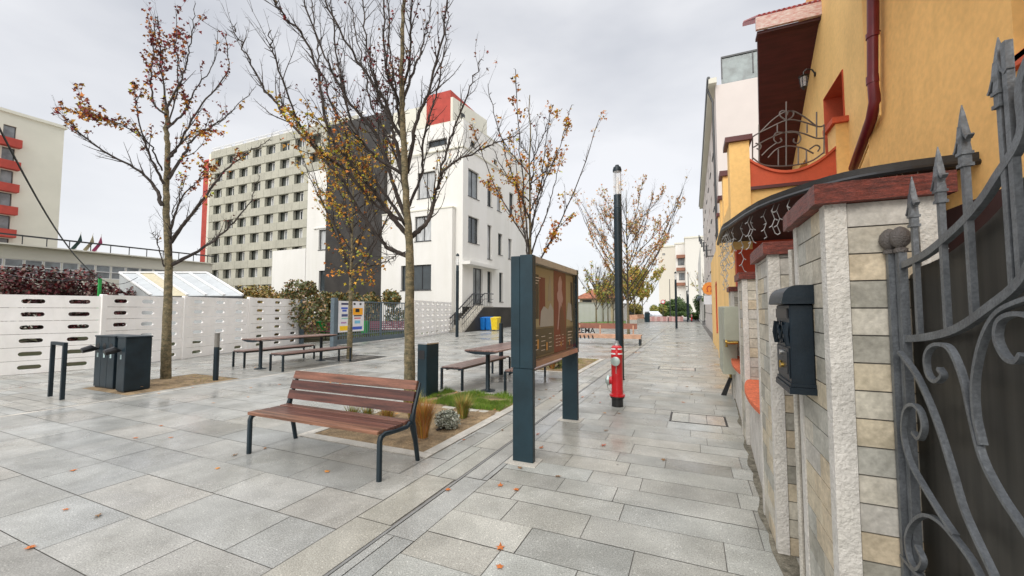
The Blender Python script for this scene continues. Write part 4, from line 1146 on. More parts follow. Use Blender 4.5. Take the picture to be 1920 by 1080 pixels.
# ================================================================== BUILDINGS
def facade(t, p0, p1, z0, z1, wins, m, depth=.18, name='wall', frame=None, pane=None, bars=1, extra=None):
    """wall from p0 to p1 with real window openings; wins = (s0, s1, za, zb[, paneMat])"""
    p0 = Vector((p0[0], p0[1], 0)); p1 = Vector((p1[0], p1[1], 0)); d = p1 - p0; L = d.length; d.normalize()
    nrm = Vector((d.y, -d.x, 0))      # outward: right of the direction of travel
    ss = sorted({0, L} | {w_[0] for w_ in wins} | {w_[1] for w_ in wins}); zs = sorted({z0, z1} | {w_[2] for w_ in wins} | {w_[3] for w_ in wins})
    def W(s_, z, o=0): q = p0 + d * s_ - nrm * o; return (q.x, q.y, z)
    m_ = MB()
    for i in range(len(ss) - 1):
        for j in range(len(zs) - 1):
            cs, cz = (ss[i] + ss[i + 1]) / 2, (zs[j] + zs[j + 1]) / 2
            if any(w_[0] < cs < w_[1] and w_[2] < cz < w_[3] for w_ in wins): continue
            m_.quad(W(ss[i], zs[j]), W(ss[i + 1], zs[j]), W(ss[i + 1], zs[j + 1]), W(ss[i], zs[j + 1]))
    for w_ in wins:
        a, b, c, e_ = w_[:4]
        m_.quad(W(a, c), W(b, c), W(b, c, depth), W(a, c, depth)); m_.quad(W(a, e_, depth), W(b, e_, depth), W(b, e_), W(a, e_))
        m_.quad(W(a, c, depth), W(a, e_, depth), W(a, e_), W(a, c)); m_.quad(W(b, c), W(b, e_), W(b, e_, depth), W(b, c, depth))
    wall = m_.build(name, m, t, world=True)
    for w_ in wins:
        a, b, c, e_ = w_[:4]; fw = min(.07, (b - a) * .12); fr = MB(); o0 = depth - .06
        def fb(s0, s1, za, zb):
            P = [W(s0, za, o0), W(s1, za, o0), W(s1, zb, o0), W(s0, zb, o0)]
            fr.extr(P, tuple(-nrm * .05))
        fb(a, b, c, c + fw); fb(a, b, e_ - fw, e_); fb(a, a + fw, c + fw, e_ - fw); fb(b - fw, b, c + fw, e_ - fw)
        nb = w_[5] if len(w_) > 5 else (bars if (b - a) > .9 else 0)
        for k in range(nb):
            x = a + (b - a) * (k + 1) / (nb + 1); fb(x - fw / 2, x + fw / 2, c + fw, e_ - fw)
        if (b - a) < 4 and depth > .15: fr.extr([W(a - .05, c - .05, -.05), W(b + .05, c - .05, -.05), W(b + .05, c - .005, -.05), W(a - .05, c - .005, -.05)], tuple(-nrm * .049))
        f_ = fr.build('window', frame or M['frameD'], t, world=True)
        g_ = MB(); o1 = depth - .02; g_.quad(W(a, c, o1), W(b, c, o1), W(b, e_, o1), W(a, e_, o1))
        g_.build('pane', w_[4] if len(w_) > 4 and w_[4] else (pane or random.choice([M['glass'], M['glass'], M['glassgrey'], M['curtain']])), f_, world=True)
    return wall
def pxwin(p0, p1, u0, v0, u1, v1, pm=None, nb=None):
    a = atL(u0, v0, p0, p1); b = atL(u1, v1, p0, p1); a2 = atL((u0 + u1) / 2, v0, p0, p1); b2 = atL((u0 + u1) / 2, v1, p0, p1)
    d = (Vector((p1[0], p1[1], 0)) - Vector((p0[0], p0[1], 0))).normalized()
    s0 = (a - Vector((p0[0], p0[1], a.z))).dot(d); s1 = (b - Vector((p0[0], p0[1], b.z))).dot(d)
    r_ = [min(s0, s1), max(s0, s1), b2.z, a2.z, pm]
    if nb is not None: r_.append(nb)
    return tuple(r_)

# ---- white clinic building
WB = thing('white_building', (-16.5, 27.9, 0), 'white five storey building with black tower clad front beside the stairs', 'building')
C0 = Vector((-16.6, 27.9, 0)); C1 = C0 + Vector((math.sin(R(3)), math.cos(R(3)), 0)) * 12.6
def addwin(lst, w_): lst.append(w_)
ws = []
for (a, b, c, e_, pm, nb) in [(878, 320, 898, 371, None, 1), (914, 340, 923, 387, None, 0), (932, 350, 940, 396, None, 0), (955, 362, 963, 405, None, 0), (878, 407, 898, 456, None, 1), (914, 422, 922, 486, None, 0), (934, 438, 942, 478, None, 0), (953, 448, 960, 486, None, 0),
                              (914, 509, 922, 566, None, 0), (936, 511, 943, 566, None, 0), (887, 503, 905, 570, M['glassgrey'], 1), (883, 265, 892, 276, None, 0), (926, 299, 932, 308, None, 0)]:
    ws.append(pxwin(C0, C1, a, b, c, e_, pm, nb))
facade(WB, C0, C1, 1.9, 17.1, ws, M['stucco'], .25)
Lx = C0 + Vector((-math.cos(R(-2)), math.sin(R(2)), 0)) * 8.1     # to the black tower
Ll = C0 + Vector((-1, math.sin(R(1.5)), 0)) * 30
q0, q1 = Vector((-24.7, 28.15, 0)), C0
ws = [pxwin(q0, q1, a, b, c, e_, pm, nb) for (a, b, c, e_, pm, nb) in [(802, 261, 838, 273, None, 1), (783, 322, 815, 371, M['curtain'], 1), (732, 262, 740, 285, None, 0)]]
facade(WB, q0, q1, 1.4, 17.1, ws, M['stucco'], .25)
m_ = MB(); a_ = (-24.7, 27.75, 0); 
# protruding lower block on the left front with a ledge, built as shallow frame round the windows' lower part
m_.box(-24.4, -17.25, 27.40, 27.9, 9.80, 9.90)
m_.build('ledge', M['stucco2'], WB, world=True)
q0b, q1b = Vector((-24.4, 27.45, 0)), Vector((-17.3, 27.45, 0))
facade(WB, q0b, q1b, 0, 9.8, [pxwin(q0b, q1b, 778, 405, 808, 452, M['curtain'], 1), pxwin(q0b, q1b, 752, 497, 808, 544, None, 2)], M['stucco'], .25, name='lower_block')
m_ = MB(); m_.quad((-17.3, 27.45, 0), (-17.3, 27.89, 0), (-17.3, 27.89, 9.8), (-17.3, 27.45, 9.8)); m_.build('lower_block_side', M['stucco'], WB, world=True)
m_ = MB()
for (xa, ya, xb, yb) in [(C0.x, C0.y, C1.x, C1.y)]:
    dn = Vector((yb - ya, -(xb - xa), 0)).normalized()
    m_.extr([(xa, ya, 14.75), (xb, yb, 14.75), (xb, yb, 14.85), (xa, ya, 14.85)], dn * .08)
m_.box(-24.7, C0.x, 27.80, 27.92, 14.75, 14.85)
m_.build('cornice', M['stucco2'], WB, world=True)
m_ = MB(); m_.extr([(C0.x, C0.y - .08, 17.1), (C1.x + .08, C1.y, 17.1), (C1.x - .4, C1.y, 17.1), (C0.x - .4, C0.y + .4, 17.1)], (0, 0, .12)); m_.box(-24.7, C0.x, 28.0, 28.5, 17.102, 17.2)
m_.build('parapet', M['stucco2'], WB, world=True)
m_ = MB(); m_.quad((C0.x, C0.y + .3, 17.0), (C1.x, C1.y, 17.0), (-30, C1.y, 17.0), (-30, 28.6, 17.0)); m_.build('roof', M['concrete'], WB, world=True)
# plinth
m_ = MB(); dn = Vector((math.cos(R(3)), -math.sin(R(3)), 0)) * -.0
m_.quad((C0.x, C0.y, 0), (C1.x, C1.y, 0), (C1.x, C1.y, 1.9), (C0.x, C0.y, 1.9)); m_.quad((-24.7, 28.15, 0), (C0.x, C0.y, 0), (C0.x, C0.y, 1.4), (-24.7, 28.15, 1.4))
m_.build('plinth', M['blackclad'], WB, world=True)
# black tower
tw = [(-31.4, 27.75), (-24.5, 27.75), (-24.5, 28.5), (-31.4, 28.5)]
m_ = MB(); m_.prism(tw, 0, 19.2); m_.build('tower', M['blackclad'], WB, world=True)
m_ = MB()
for k in range(1, 7): m_.box(-31.42, -24.48, 27.735, 27.752, 2.7 * k, 2.7 * k + .03)
m_.build('cladding_joint', M['frameD'], WB, world=True)
# left wings
q0, q1 = Vector((-34.6, 28.3, 0)), Vector((-31.42, 28.3, 0))
ws = [pxwin(q0, q1, 598, 430, 621, 468, M['curtain'], 1), pxwin(q0, q1, 598, 507, 621, 546, M['glass'], 1), pxwin(q0, q1, 611, 352, 621, 392, None, 0)]
facade(WB, q0, q1, 0, 15.3, ws, M['stucco'], .25)
m_ = MB(); m_.quad((-34.6, 28.3, 0), (-34.6, 28.3, 15.3), (-34.6, 40, 15.3), (-34.6, 40, 0)); m_.quad((-34.6, 28.3, 15.3), (-31.42, 28.3, 15.3), (-31.42, 40, 15.3), (-34.6, 40, 15.3)); m_.box(-33.6, -31.45, 28.2, 28.29, 9.5, 9.62)
m_.prism([(-39.4, 28.25), (-34.62, 28.25), (-34.62, 38), (-39.4, 38)], 0, 7.7)
m_.build('side_wing', M['stucco'], WB, world=True)
# first floor slab over the entrance
e0 = atL(850, 490, C0, C1); e1 = atL(930, 500, C0, C1)
m_ = MB(); m_.box(C0.x - .02, C0.x + .75, C0.y - .1, 33.2, 5.25, 5.5); m_.build('entrance_canopy', M['stucco'], WB, world=True)
# entrance stairs along facade
st0 = atG(868, 620); sy = 33.0; n_ = 12
Sx = C0.x + .35
t = thing('entrance_stairs', (C0.x + .12, 25.9, 0), 'concrete entrance stairs with metal railing against the white building', 'stairs')
m_ = MB()
for k in range(n_):
    m_.box(.0, 1.1, k * .29, (k + 1) * .29 if k < n_ - 1 else n_ * .29 + 1.6, 0.001, .165 * (k + 1))
m_.build('steps', M['kerb'], t)
m_ = MB()
m_.extr([(1.102, 0.05, 0), (1.102, n_ * .29 + 1.6, 0), (1.102, n_ * .29 + 1.6, .165 * n_ - .12), (1.102, n_ * .29 - .2, .165 * n_ - .12), (1.102, .30, .02)], (.03, 0, 0))
m_.build('landing_wall', M['blackclad'], t)
m_ = MB()
for x in (.04, 1.08):
    m_.tube([(x, 0, 1.0), (x, n_ * .29, 1.0 + .165 * n_), (x, n_ * .29 + 1.6, 1.0 + .165 * n_)], .045, 6); m_.tube([(x, 0, .55), (x, n_ * .29, .55 + .165 * n_), (x, n_ * .29 + 1.6, .55 + .165 * n_)], .02, 6)
    for k in range(n_ + 5):
        zz = .165 * min(k + 1, n_); m_.tube([(x, k * .29, zz), (x, k * .29, zz + .95)], .015, 5)
m_.build('railing', M['frameD'], t)
# roof tower, red and cream, of the building behind
t = thing('roof_block', (-33, 58, 0), 'red and cream block rising behind the white building roof', 'building')
def quadpx(pts, Y): return [atY(u, v, Y) for u, v in pts]
YY = 52
a_, b_, c_ = atY(800, 180, YY), atY(845, 186, YY), atY(735, 180, YY)
m_ = MB(); m_.prism([(a_.x, YY), (b_.x, YY), (b_.x, YY + 8), (a_.x, YY + 8)], 0, a_.z); m_.build('red_front', M['red'], t, world=True)
m_ = MB(); m_.prism([(b_.x, YY + .0), (b_.x + .4, YY + .0), (b_.x + 1.6, YY + 9), (b_.x, YY + 9)], 0, b_.z + .3); m_.prism([(a_.x - 7, YY + .5), (a_.x - .01, YY + .5), (a_.x - .01, YY + 8), (a_.x - 7, YY + 8)], 0, a_.z - 1.2); m_.build('side_wall', M['stucco2'], t, world=True)
m_ = MB(); m_.box(b_.x + .55, b_.x + .9, YY + 2, YY + 2.8, b_.z - 3.2, b_.z - 1.4); m_.build('window', M['frameD'], t, world=True)

# ---- dormitory
DB = thing('dormitory_block', (-65, 46, 0), 'grey green ten storey dormitory with rows of recessed windows', 'building')
DY = 46.0; xs = [-61.9 - 3.55 * k for k in range(-3, 6)]
m_ = MB(); DX0, DX1 = -81.9, -46.0
rows_z = [29.1 - 3.0 * k for k in range(10)]
# spandrel bands
bands = MB()
for z in rows_z: bands.box(DX0, DX1, DY - .12, DY + .3, z - 2.15, z - .82)
bands.box(DX0, DX1, DY - .12, DY + .3, 29.1 + .82, 31.3)
bnd = bands.build('spandrel', M['greenpanel'], DB, world=True)
gm = M['greenpanel'].node_tree; gb_ = gm.nodes['Principled BSDF']; src = gb_.inputs['Base Color'].links[0].from_socket
tcn = gm.nodes.new('ShaderNodeTexCoord'); sx = gm.nodes.new('ShaderNodeSeparateXYZ'); gm.links.new(tcn.outputs['Object'], sx.inputs[0])
md = gm.nodes.new('ShaderNodeMath'); md.operation = 'PINGPONG'; md.inputs[1].default_value = .8875; gm.links.new(sx.outputs['X'], md.inputs[0])
lt = gm.nodes.new('ShaderNodeMath'); lt.operation = 'LESS_THAN'; lt.inputs[1].default_value = .025; gm.links.new(md.outputs[0], lt.inputs[0])
mxj = gm.nodes.new('ShaderNodeMix'); mxj.data_type = 'RGBA'; gm.links.new(lt.outputs[0], mxj.inputs[0]); gm.links.new(src, mxj.inputs[6]); mxj.inputs[7].default_value = (.17, .17, .13, 1)
gm.links.new(mxj.outputs[2], gb_.inputs['Base Color'])

edges = []
for x in xs:
    edges.append((x - 1.15, x + 1.15))
allx = [DX0] + sorted([e_ for ed in edges for e_ in ed]) + [DX1]
srt = sorted(edges); cur = DX0
for (a, b) in srt + [(DX1, DX1)]:
    if a > cur + .02:
        pr = MB(); pr.box(cur, a, DY, DY + .5, 0, 30.2); pr.build('pier', M['dormpier'], DB, world=True)
    cur = b
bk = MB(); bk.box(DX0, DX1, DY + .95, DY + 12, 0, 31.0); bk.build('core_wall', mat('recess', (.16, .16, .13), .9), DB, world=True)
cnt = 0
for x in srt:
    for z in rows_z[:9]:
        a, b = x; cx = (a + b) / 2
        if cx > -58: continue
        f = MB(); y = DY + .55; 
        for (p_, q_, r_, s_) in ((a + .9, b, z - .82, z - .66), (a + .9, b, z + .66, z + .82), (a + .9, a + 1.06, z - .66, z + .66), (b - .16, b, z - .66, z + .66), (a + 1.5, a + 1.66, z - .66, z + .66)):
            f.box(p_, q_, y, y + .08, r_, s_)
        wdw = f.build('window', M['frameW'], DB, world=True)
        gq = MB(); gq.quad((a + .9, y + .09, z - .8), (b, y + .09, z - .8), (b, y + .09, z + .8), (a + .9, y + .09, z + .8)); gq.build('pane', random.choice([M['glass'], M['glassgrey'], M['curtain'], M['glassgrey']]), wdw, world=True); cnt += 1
        sq = MB(); sq.quad((a, y + .12, z - .8), (a + .9, y + .12, z - .8), (a + .9, y + .12, z + .8), (a, y + .12, z + .8)); sq.build('recess_shade', mat('recess_shade', (.10, .11, .10), .3), wdw, world=True)  # dark sheet: loggia shade put into its colour
rl = MB(); rl.box(DX0, DX1, DY, DY + .08, 31.9, 32.0)
for k in range(12): rl.box(DX0 + k * 3.2, DX0 + k * 3.2 + 2.2, DY + .2, DY + .3, 31.35, 31.88)
rl.build('roof_railing', M['frameW'], DB, world=True)
rs = MB(); rs.box(-84.6, -82.6, DY + .2, DY + 11, 0, 30.2); rs.build('red_pier', M['red'], DB, world=True)
rs = MB(); rs.box(-82.58, DX0 - .02, DY - .05, DY + 11, 0, 31.0); rs.build('end_pier', M['stucco2'], DB, world=True)

# ---- left tower
LT = thing('left_tower', (-82, 20, 0), 'cream tower block with a column of red banded windows at left edge', 'building')
LX = -82.0; pe = atX(121, 242, LX); p0_ = (LX, pe.y - 22); p1_ = (LX, pe.y)
topz = pe.z
# facing +X: travel direction must put +X on the right -> from -Y to +Y
st = 3.0; w_ = []
ya, yb = atX(2, 300, LX).y, atX(27, 300, LX).y
base_ = p0_[1]
zz = atX(15, 247, LX).z
for k in range(9):
    z = zz - 3.0 * k
    if z > 1: w_.append((ya - base_, yb - base_, z - .9, z + .9, M['glassgrey'], 0))
facade(LT, p0_, p1_, 0, topz, w_, M['stucco2'], .3, frame=M['frameD'])
m_ = MB()
for k in range(9):
    z = zz - 3.0 * k - 1.5
    if z > 0: m_.box(LX + .003, LX + 1.0, ya - 6, yb + .35, z - .5, z + .55)
m_.build('balcony_band', M['red'], LT, world=True)
m_ = MB(); m_.quad((LX, pe.y, 0), (LX - 14, pe.y, 0), (LX - 14, pe.y, topz), (LX, pe.y, topz)); m_.build('end_wall', M['stucco2'], LT, world=True)
m_ = MB(); m_.box(LX - 14, LX + .25, pe.y - 22, pe.y + .25, topz, topz + .4); m_.box(LX - 9, LX - 1, pe.y - 14, pe.y - 6.4, topz + .4, topz + 3.2); m_.build('roof', M['stucco2'], LT, world=True)

# ---- low long building
LBD = thing('long_low_building', (-55, 20, 0), 'long low two storey building with white ribbon windows behind the hedge', 'building')
p0_, p1_ = (-55.5, 5.0), (-54.5, 31.2)
ws = []; Ltot = math.hypot(1, 26.2)
zt = atL(200, 498, p0_, p1_).z; zb = atL(200, 523, p0_, p1_).z; ztop = atL(200, 477, p0_, p1_).z
for k in range(22):
    s0 = .1 + k * 1.19
    ws.append((s0, s0 + 1.13, zb, zt, M['glassgrey'], 0))
for k in range(14, 22):
    s0 = .1 + k * 1.19
    ws.append((s0, s0 + 1.13, zb - 4.0, zb - 1.9, M['glassgrey'], 0))
facade(LBD, p0_, p1_, 0, ztop, ws, M['stucco2'], .12, frame=M['frameW'], pane=M['glassgrey'])
m_ = MB(); m_.box(-66, -54.3, 4.9, 31.4, ztop, ztop + .12); m_.build('roof', M['stucco2'], LBD, world=True)
m_ = MB(); m_.quad((-54.5, 31.2, 0), (-66, 31.2, 0), (-66, 31.2, ztop), (-54.5, 31.2, ztop)); m_.build('end_wall', M['stucco2'], LBD, world=True)
m_ = MB(); m_.beam((-55.2, 5, ztop + .95), (-54.3, 31.2, ztop + .95), .1, .14)
for k in range(18): m_.beam((-55.2 + k * .05, 5 + k * 1.5, ztop + .1), (-55.2 + k * .05, 5 + k * 1.5, ztop + .9), .06, .06)
m_.build('roof_railing', M['frameD'], LBD, world=True)
m_ = MB()
for (z0_, z1_) in ((zb, zt),):
    zz2 = (z0_ + z1_) / 2; m_.beam((-55.55, 5, zz2), (-54.55, 31.2, zz2), .08, .08)
m_.build('window_band', M['frameW'], LBD, world=True)
for i, (u, cc, lb) in enumerate([(141, (30, 60, 55), 'dark green flag, leftmost of three on the low building roof'), (164, (150, 140, 110), 'pale flag, middle one of three on the low building roof'), (180, (150, 50, 90), 'pink red flag, rightmost of three on the low building roof')]):
    q = atL(u, 468, p0_, p1_)
    t = thing('flag', (q.x, q.y, ztop), lb, 'flag', group='flags on the low building')
    m_ = MB(); m_.tube([(0, 0, 0), (.0, .35, 2.0)], .03, 6); m_.build('pole', M['frameW'], t)
    m_ = MB(); m_.extr([(.02, .33, 1.8), (.02, .45, 1.1), (.02, -.1, .1), (.02, -.35, .25), (.02, .1, 1.0)], (.03, 0, 0)); m_.build('cloth', flat('flag%d' % i, cc), t)

# ---- shed with sloping glazed roof
sh_ = thing('glazed_shed', (-20, 14, 0), 'low white shed with sloping ribbed panel roof behind the fence', 'shed')
e0, e1 = atD(283, 556, 21.5), atD(455, 557, 21.5); r0_, r1_ = atD(224, 514, 26), atD(388, 522, 26)
e1.z = e0.z; r1_.z = r0_.z
nP = 5
for k in range(nP):
    a, b = k / nP, (k + 1) / nP
    P = [e0.lerp(e1, a), e0.lerp(e1, b), r0_.lerp(r1_, b), r0_.lerp(r1_, a)]
    m_ = MB(); m_.extr(P, (0, 0, .05)); m_.build('roof_panel', M['sheetY'] if k == 1 else M['sheetW'], sh_, world=True)
m_ = MB()
for k in range(nP + 1):
    m_.beam(e0.lerp(e1, k / nP) + Vector((0, 0, .09)), r0_.lerp(r1_, k / nP) + Vector((0, 0, .09)), .10, .08)
m_.beam(r0_ + Vector((0, 0, .12)), r1_ + Vector((0, 0, .12)), .12, .1); m_.build('rib', M['frameW'], sh_, world=True)
m_ = MB(); m_.beam(e0 - Vector((0, 0, .04)), e1 - Vector((0, 0, .04)), .12, .12); m_.build('gutter', M['frameD'], sh_, world=True)
m_ = MB()
bb0, bb1 = r0_ + (r0_ - e0) * .02, r1_
m_.quad((e0.x, e0.y, 0), (e1.x, e1.y, 0), tuple(e1 - Vector((0, 0, .12))), tuple(e0 - Vector((0, 0, .12))))
m_.add([(e0.x, e0.y, 0), (r0_.x, r0_.y, 0), tuple(r0_ - Vector((0, 0, .03))), tuple(e0 - Vector((0, 0, .03)))], [(0, 1, 2, 3)])
m_.build('wall', M['sheetW'], sh_, world=True)
# green pole and cables
gp_ = atD(186, 553, 18.5); gt = atD(186, 522, 18.5)
t = thing('cable_pole', (gp_.x, gp_.y, 0), 'green pole above the white fence carrying black cables', 'pole')
m_ = MB(); m_.tube([(0, 0, 0), (0, 0, gt.z)], .07, 8); m_.build('pole', M['green'], t)
m_ = MB()
a_ = Vector(atD(-25, 195, 9)); b_ = Vector(gt)
m_.tube([a_.lerp(b_, k / 14) - Vector((0, 0, .55 * math.sin(math.pi * k / 14))) for k in range(15)], .022, 5)
for (u, v, d_) in ((-40, 500, 18), (258, 520, 20)):
    c_ = Vector(atD(u, v, d_)); m_.tube([b_.lerp(c_, k / 10) - Vector((0, 0, .3 * math.sin(math.pi * k / 10))) for k in range(11)], .014, 4)
m_.build('cable', M['frameD'], t, world=True)

# ================================================================== FAR STREET END
def simple_block(name, label, u0, u1, vt, d, depth, m, wins=(), roof=None, vb=None, frame=None):
    a = atD(u0, vt, d); b = atD(u1, vt, d); yy = a.y; b = atY(u1, vt, yy)
    t = thing(name, ((a.x + b.x) / 2, yy, 0), label, 'building'); z1 = a.z
    p0_, p1_ = (a.x, yy), (b.x, yy)
    ws = [pxwin(p0_, p1_, *w_) for w_ in wins]
    facade(t, p0_, p1_, 0, z1, ws, m, .2, frame=frame)
    m_ = MB(); m_.quad((b.x, yy, 0), (b.x, yy + depth, 0), (b.x, yy + depth, z1), (b.x, yy, z1)); m_.quad((a.x, yy + depth, 0), (a.x, yy, 0), (a.x, yy, z1), (a.x, yy + depth, z1))
    m_.build('side_wall', m, t, world=True)
    m_ = MB(); m_.box(a.x - .2, b.x + .2, yy - .2, yy + depth, z1 + .001, z1 + .35); m_.build('roof', roof or M['stucco2'], t, world=True)
    return t, a, b, z1
simple_block('apartment_block', 'cream apartment block at the far end behind the yellow trees', 1234, 1267, 464, 105, 15, mat('creamblk', (.66, .62, .53), .9, var=.04), [(1242, 475, 1247, 478)])
tb, a_, b_, z_ = simple_block('apartment_block', 'white apartment block at the far end with brown window openings', 1284, 1345, 447, 98, 18, mat('whiteblk', (.70, .68, .62), .9, var=.04), [(1322, 455, 1329, 465), (1323, 483, 1329, 492), (1323, 510, 1329, 521)])
tc_, a_, b_, z_ = simple_block('balcony_block', 'recessed balcony bay between cream and white apartment blocks', 1266, 1286, 458, 103, 14, M['stucco'], [(1271, 484, 1283, 497, M['glassgrey'], 1), (1273, 512, 1284, 525, M['glassgrey'], 1)])
m_ = MB(); yy = a_.y
for v, mm in ((478, .9), (502, .9), (530, .9)):
    p = atY(1268, v, yy - 1.2); q = atY(1285, v + 5, yy - 1.2); m_ = MB(); m_.box(p.x, q.x, yy - 1.2, yy - .01, q.z, p.z); m_.build('balcony', mat('balc', (.30, .14, .09), .8), tc_, world=True)
# red roofed house
t = thing('red_roof_house', tuple(atG(1115, 598)), 'low house with terracotta hipped roof beyond the display board', 'house')
p = atD(1080, 560, 62); q = atD(1158, 560, 62); r_ = atD(1100, 537, 66); s_ = atD(1150, 538, 66)
y_ = p.y
m_ = MB(); m_.box(p.x + .4, q.x - .4, y_ + .5, y_ + 9, 0, p.z); m_.build('wall', mat('housewall', (.62, .52, .36), .9), t, world=True)
m_ = MB(); zz = r_.z + .2
m_.add([(p.x - .5, y_, p.z), (q.x + .5, y_, p.z), (q.x + .5, y_ + 10, p.z), (p.x - .5, y_ + 10, p.z), (p.x + 3, y_ + 5, zz), (q.x - 1.5, y_ + 5, zz)], [(0, 1, 5, 4), (1, 2, 5), (2, 3, 4, 5), (3, 0, 4), (3, 2, 1, 0)])
m_.build('roof', M['roofterra'], t, world=True)
m_ = MB(); wq = atD(1100, 570, 61.5); m_.box(wq.x - .7, wq.x + .7, y_ + .44, y_ + .49, wq.z - .5, wq.z + .6); m_.build('window', M['frameD'], t, world=True)
t = thing('boundary_wall', tuple(atG(1110, 603)), 'long white boundary wall in front of the red roofed house', 'wall')
a_ = atG(1060, 606); b_ = atG(1175, 601)
m_ = MB(); m_.beam((a_.x, a_.y, 1.3), (b_.x, b_.y, 1.3), .2, 2.6); m_.build('wall', M['stucco'], t, world=True)
m_ = MB(); m_.beam((a_.x, a_.y, 2.66), (b_.x, b_.y, 2.66), .3, .1); m_.build('coping', M['kerb'], t, world=True)
# far grass bed
a_ = atG(1088, 612); 
m_ = MB(); pts = [atG(1088, 612), atG(1190, 607.5), atG(1185, 602), atG(1088, 604)]
m_.add([(p.x, p.y, .03) for p in pts], [(0, 1, 2, 3)]); structure(m_.build('far_lawn', mat('lawn', (.10, .17, .03), .9, var=.3, scale=1)))
# long bench with lettering
t = thing('long_bench', (-3.8, 19.6, 0), 'long pale wooden bench with black lettering behind the lamp post', 'bench')
m_ = MB()
for y, z in ((-.25, .43), (-.08, .43), (.09, .43)): m_.box(-1.6, 1.65, y, y + .15, z, z + .05)
m_.box(-1.6, 1.65, -.29, -.252, .30, .48)
m_.build('seat', M['paleWood'], t)
m_ = MB(); m_.box(-1.6, 1.42, .30, .34, .72, .98); m_.build('backrest', mat('bkw', (.26, .11, .075), .6), t)
for x in (-1.3, -.3, .6, 1.25): 
    m_ = MB(); m_.box(x - .03, x + .03, .26, .30, .45, .9); m_.build('bracket', M['paleWood'], t)
for x in (-1.5, 1.55):
    m_ = MB(); m_.extr([(x, -.27, 0), (x, -.15, 0), (x, -.10, .43), (x, -.27, .43)], (.07, 0, 0)); m_.extr([(x, .12, 0), (x, .24, 0), (x, .24, .43), (x, .05, .43)], (.07, 0, 0)); m_.build('leg', M['darkmetal'], t)
def textmesh(s_, size, ex, name, m, parent, loc, rot):
    cu = bpy.data.curves.new(name, 'FONT'); cu.body = s_; cu.size = size; cu.extrude = ex; cu.align_x = 'CENTER'; cu.offset = size * .02
    o = bpy.data.objects.new(name, cu); COL.objects.link(o)
    dg = bpy.context.evaluated_depsgraph_get(); me = bpy.data.meshes.new_from_object(o.evaluated_get(dg)); bpy.data.objects.remove(o)
    me.materials.clear(); me.materials.append(m)
    n = bpy.data.objects.new(name, me); COL.objects.link(n); n.parent = parent; n.location = loc; n.rotation_euler = rot
    return n
textmesh('ZEMA', .36, .006, 'lettering', M['black'], t, (-1.0, .20, .50), (R(90), 0, 0))
m_ = MB()
for k in range(6): m_.extr([(-1.55 + k * .2, -.296, .26), (-1.48 + k * .2, -.296, .26), (-1.52 + k * .2, -.296, .42), (-1.59 + k * .2, -.296, .42)], (0, -.004, 0))
m_.build('stripe', M['black'], t)
# concrete seats
for (u, v, lb) in [(1184, 609, 'grey concrete planter seat at the edge of the far lawn'), (1198, 606, 'wooden topped planter seat behind the concrete one')]:
    q = atG(u, v)
    t = thing('planter_seat', (q.x, q.y, 0), lb, 'bench', group='planter seats by the lawn')
    m_ = MB(); m_.bbox(-.6, .6, 0, .8, 0, .55, .02); m_.build('base', M['concrete'], t)
    m_ = MB(); m_.box(-.55, .55, .05, .75, .552, .60); m_.box(-.55, .55, .75, .80, .552, 1.1); m_.build('seat', M['paleWood'], t)
q = atG(1214, 604)
t = thing('far_litter_bin', (q.x, q.y, 0), 'dark litter bin left of the pink barrier far away', 'bin'); m_ = MB(); m_.bbox(-.3, .3, -.3, .3, 0, 1.2, .02); m_.build('body', M['boardmetal'], t); m_ = MB(); m_.bbox(-.33, .33, -.33, .33, 1.202, 1.28, .02); m_.build('lid', M['frameD'], t)
# road, barrier, hedges
m_ = MB(); m_.quad((-70, 66.2, -.012), (30, 66.2, -.012), (30, 80, -.012), (-70, 80, -.012)); structure(m_.build('road', M['asphalt']))
t = thing('pink_barrier', tuple(atG(1245, 603)), 'pink and white low barrier across the far road edge', 'barrier')
a_ = atG(1216, 602.5); b_ = atG(1281, 602.5)
m_ = MB(); n_ = 12
for k in range(n_):
    p = a_.lerp(b_, k / n_); q = a_.lerp(b_, (k + .96) / n_); m_.cur = (1, 1, 1) if k % 2 else (1.2, 1.5, 1.5); m_.beam((p.x, p.y, .35), (q.x, q.y, .35), .12, .7)
m_.build('board', mat('pinkb', (.60, .33, .31), .6, attr='tint'), t, world=True)
GR = [(.05, .10, .02), (.08, .14, .03), (.035, .07, .02), (.12, .18, .04)]
def farbush(u0, u1, vt, d, label, cols=GR, name='green_bush', n=3500, size=.2):
    a = atD(u0, 600, d); b = atD(u1, 600, d); top = atD((u0 + u1) / 2, vt, d).z; wd = (b - a).length
    bl = []
    for k in range(10):
        f = (k + .5) / 10; r = top * random.uniform(.22, .3)
        bl.append((((f - .5) * wd * .85, random.uniform(-1, 1), random.uniform(.35, .72) * top), r))
    c = (a + b) / 2
    shrub((c.x, c.y, 0), bl, n, size, cols, label, 'bush', name)
farbush(1240, 1276, 556, 82, 'dense round green bush behind the second street lamp')
farbush(1268, 1290, 562, 84, 'dark green bush under the white apartment block')
farbush(1236, 1290, 583, 80, 'low green hedge above the pink barrier')
farbush(1120, 1165, 574, 64, 'olive green shrubs below the bare trees of the far lawn', [(.14, .15, .04), (.22, .19, .05), (.09, .11, .03)])
farbush(1224, 1246, 571, 78, 'yellow green bush beside the white car', [(.22, .24, .04), (.10, .14, .03), (.30, .25, .05)])
farbush(1312, 1331, 548, 60, 'narrow dark green conifer beside the round orange sign', n=4000, size=.14)
farbush(1172, 1200, 566, 70, 'yellow leaved bush behind the lawn', [(.34, .28, .05), (.20, .18, .04)])
farbush(1296, 1322, 585, 66, 'row of low dark shrubs at the far right of the sidewalk')
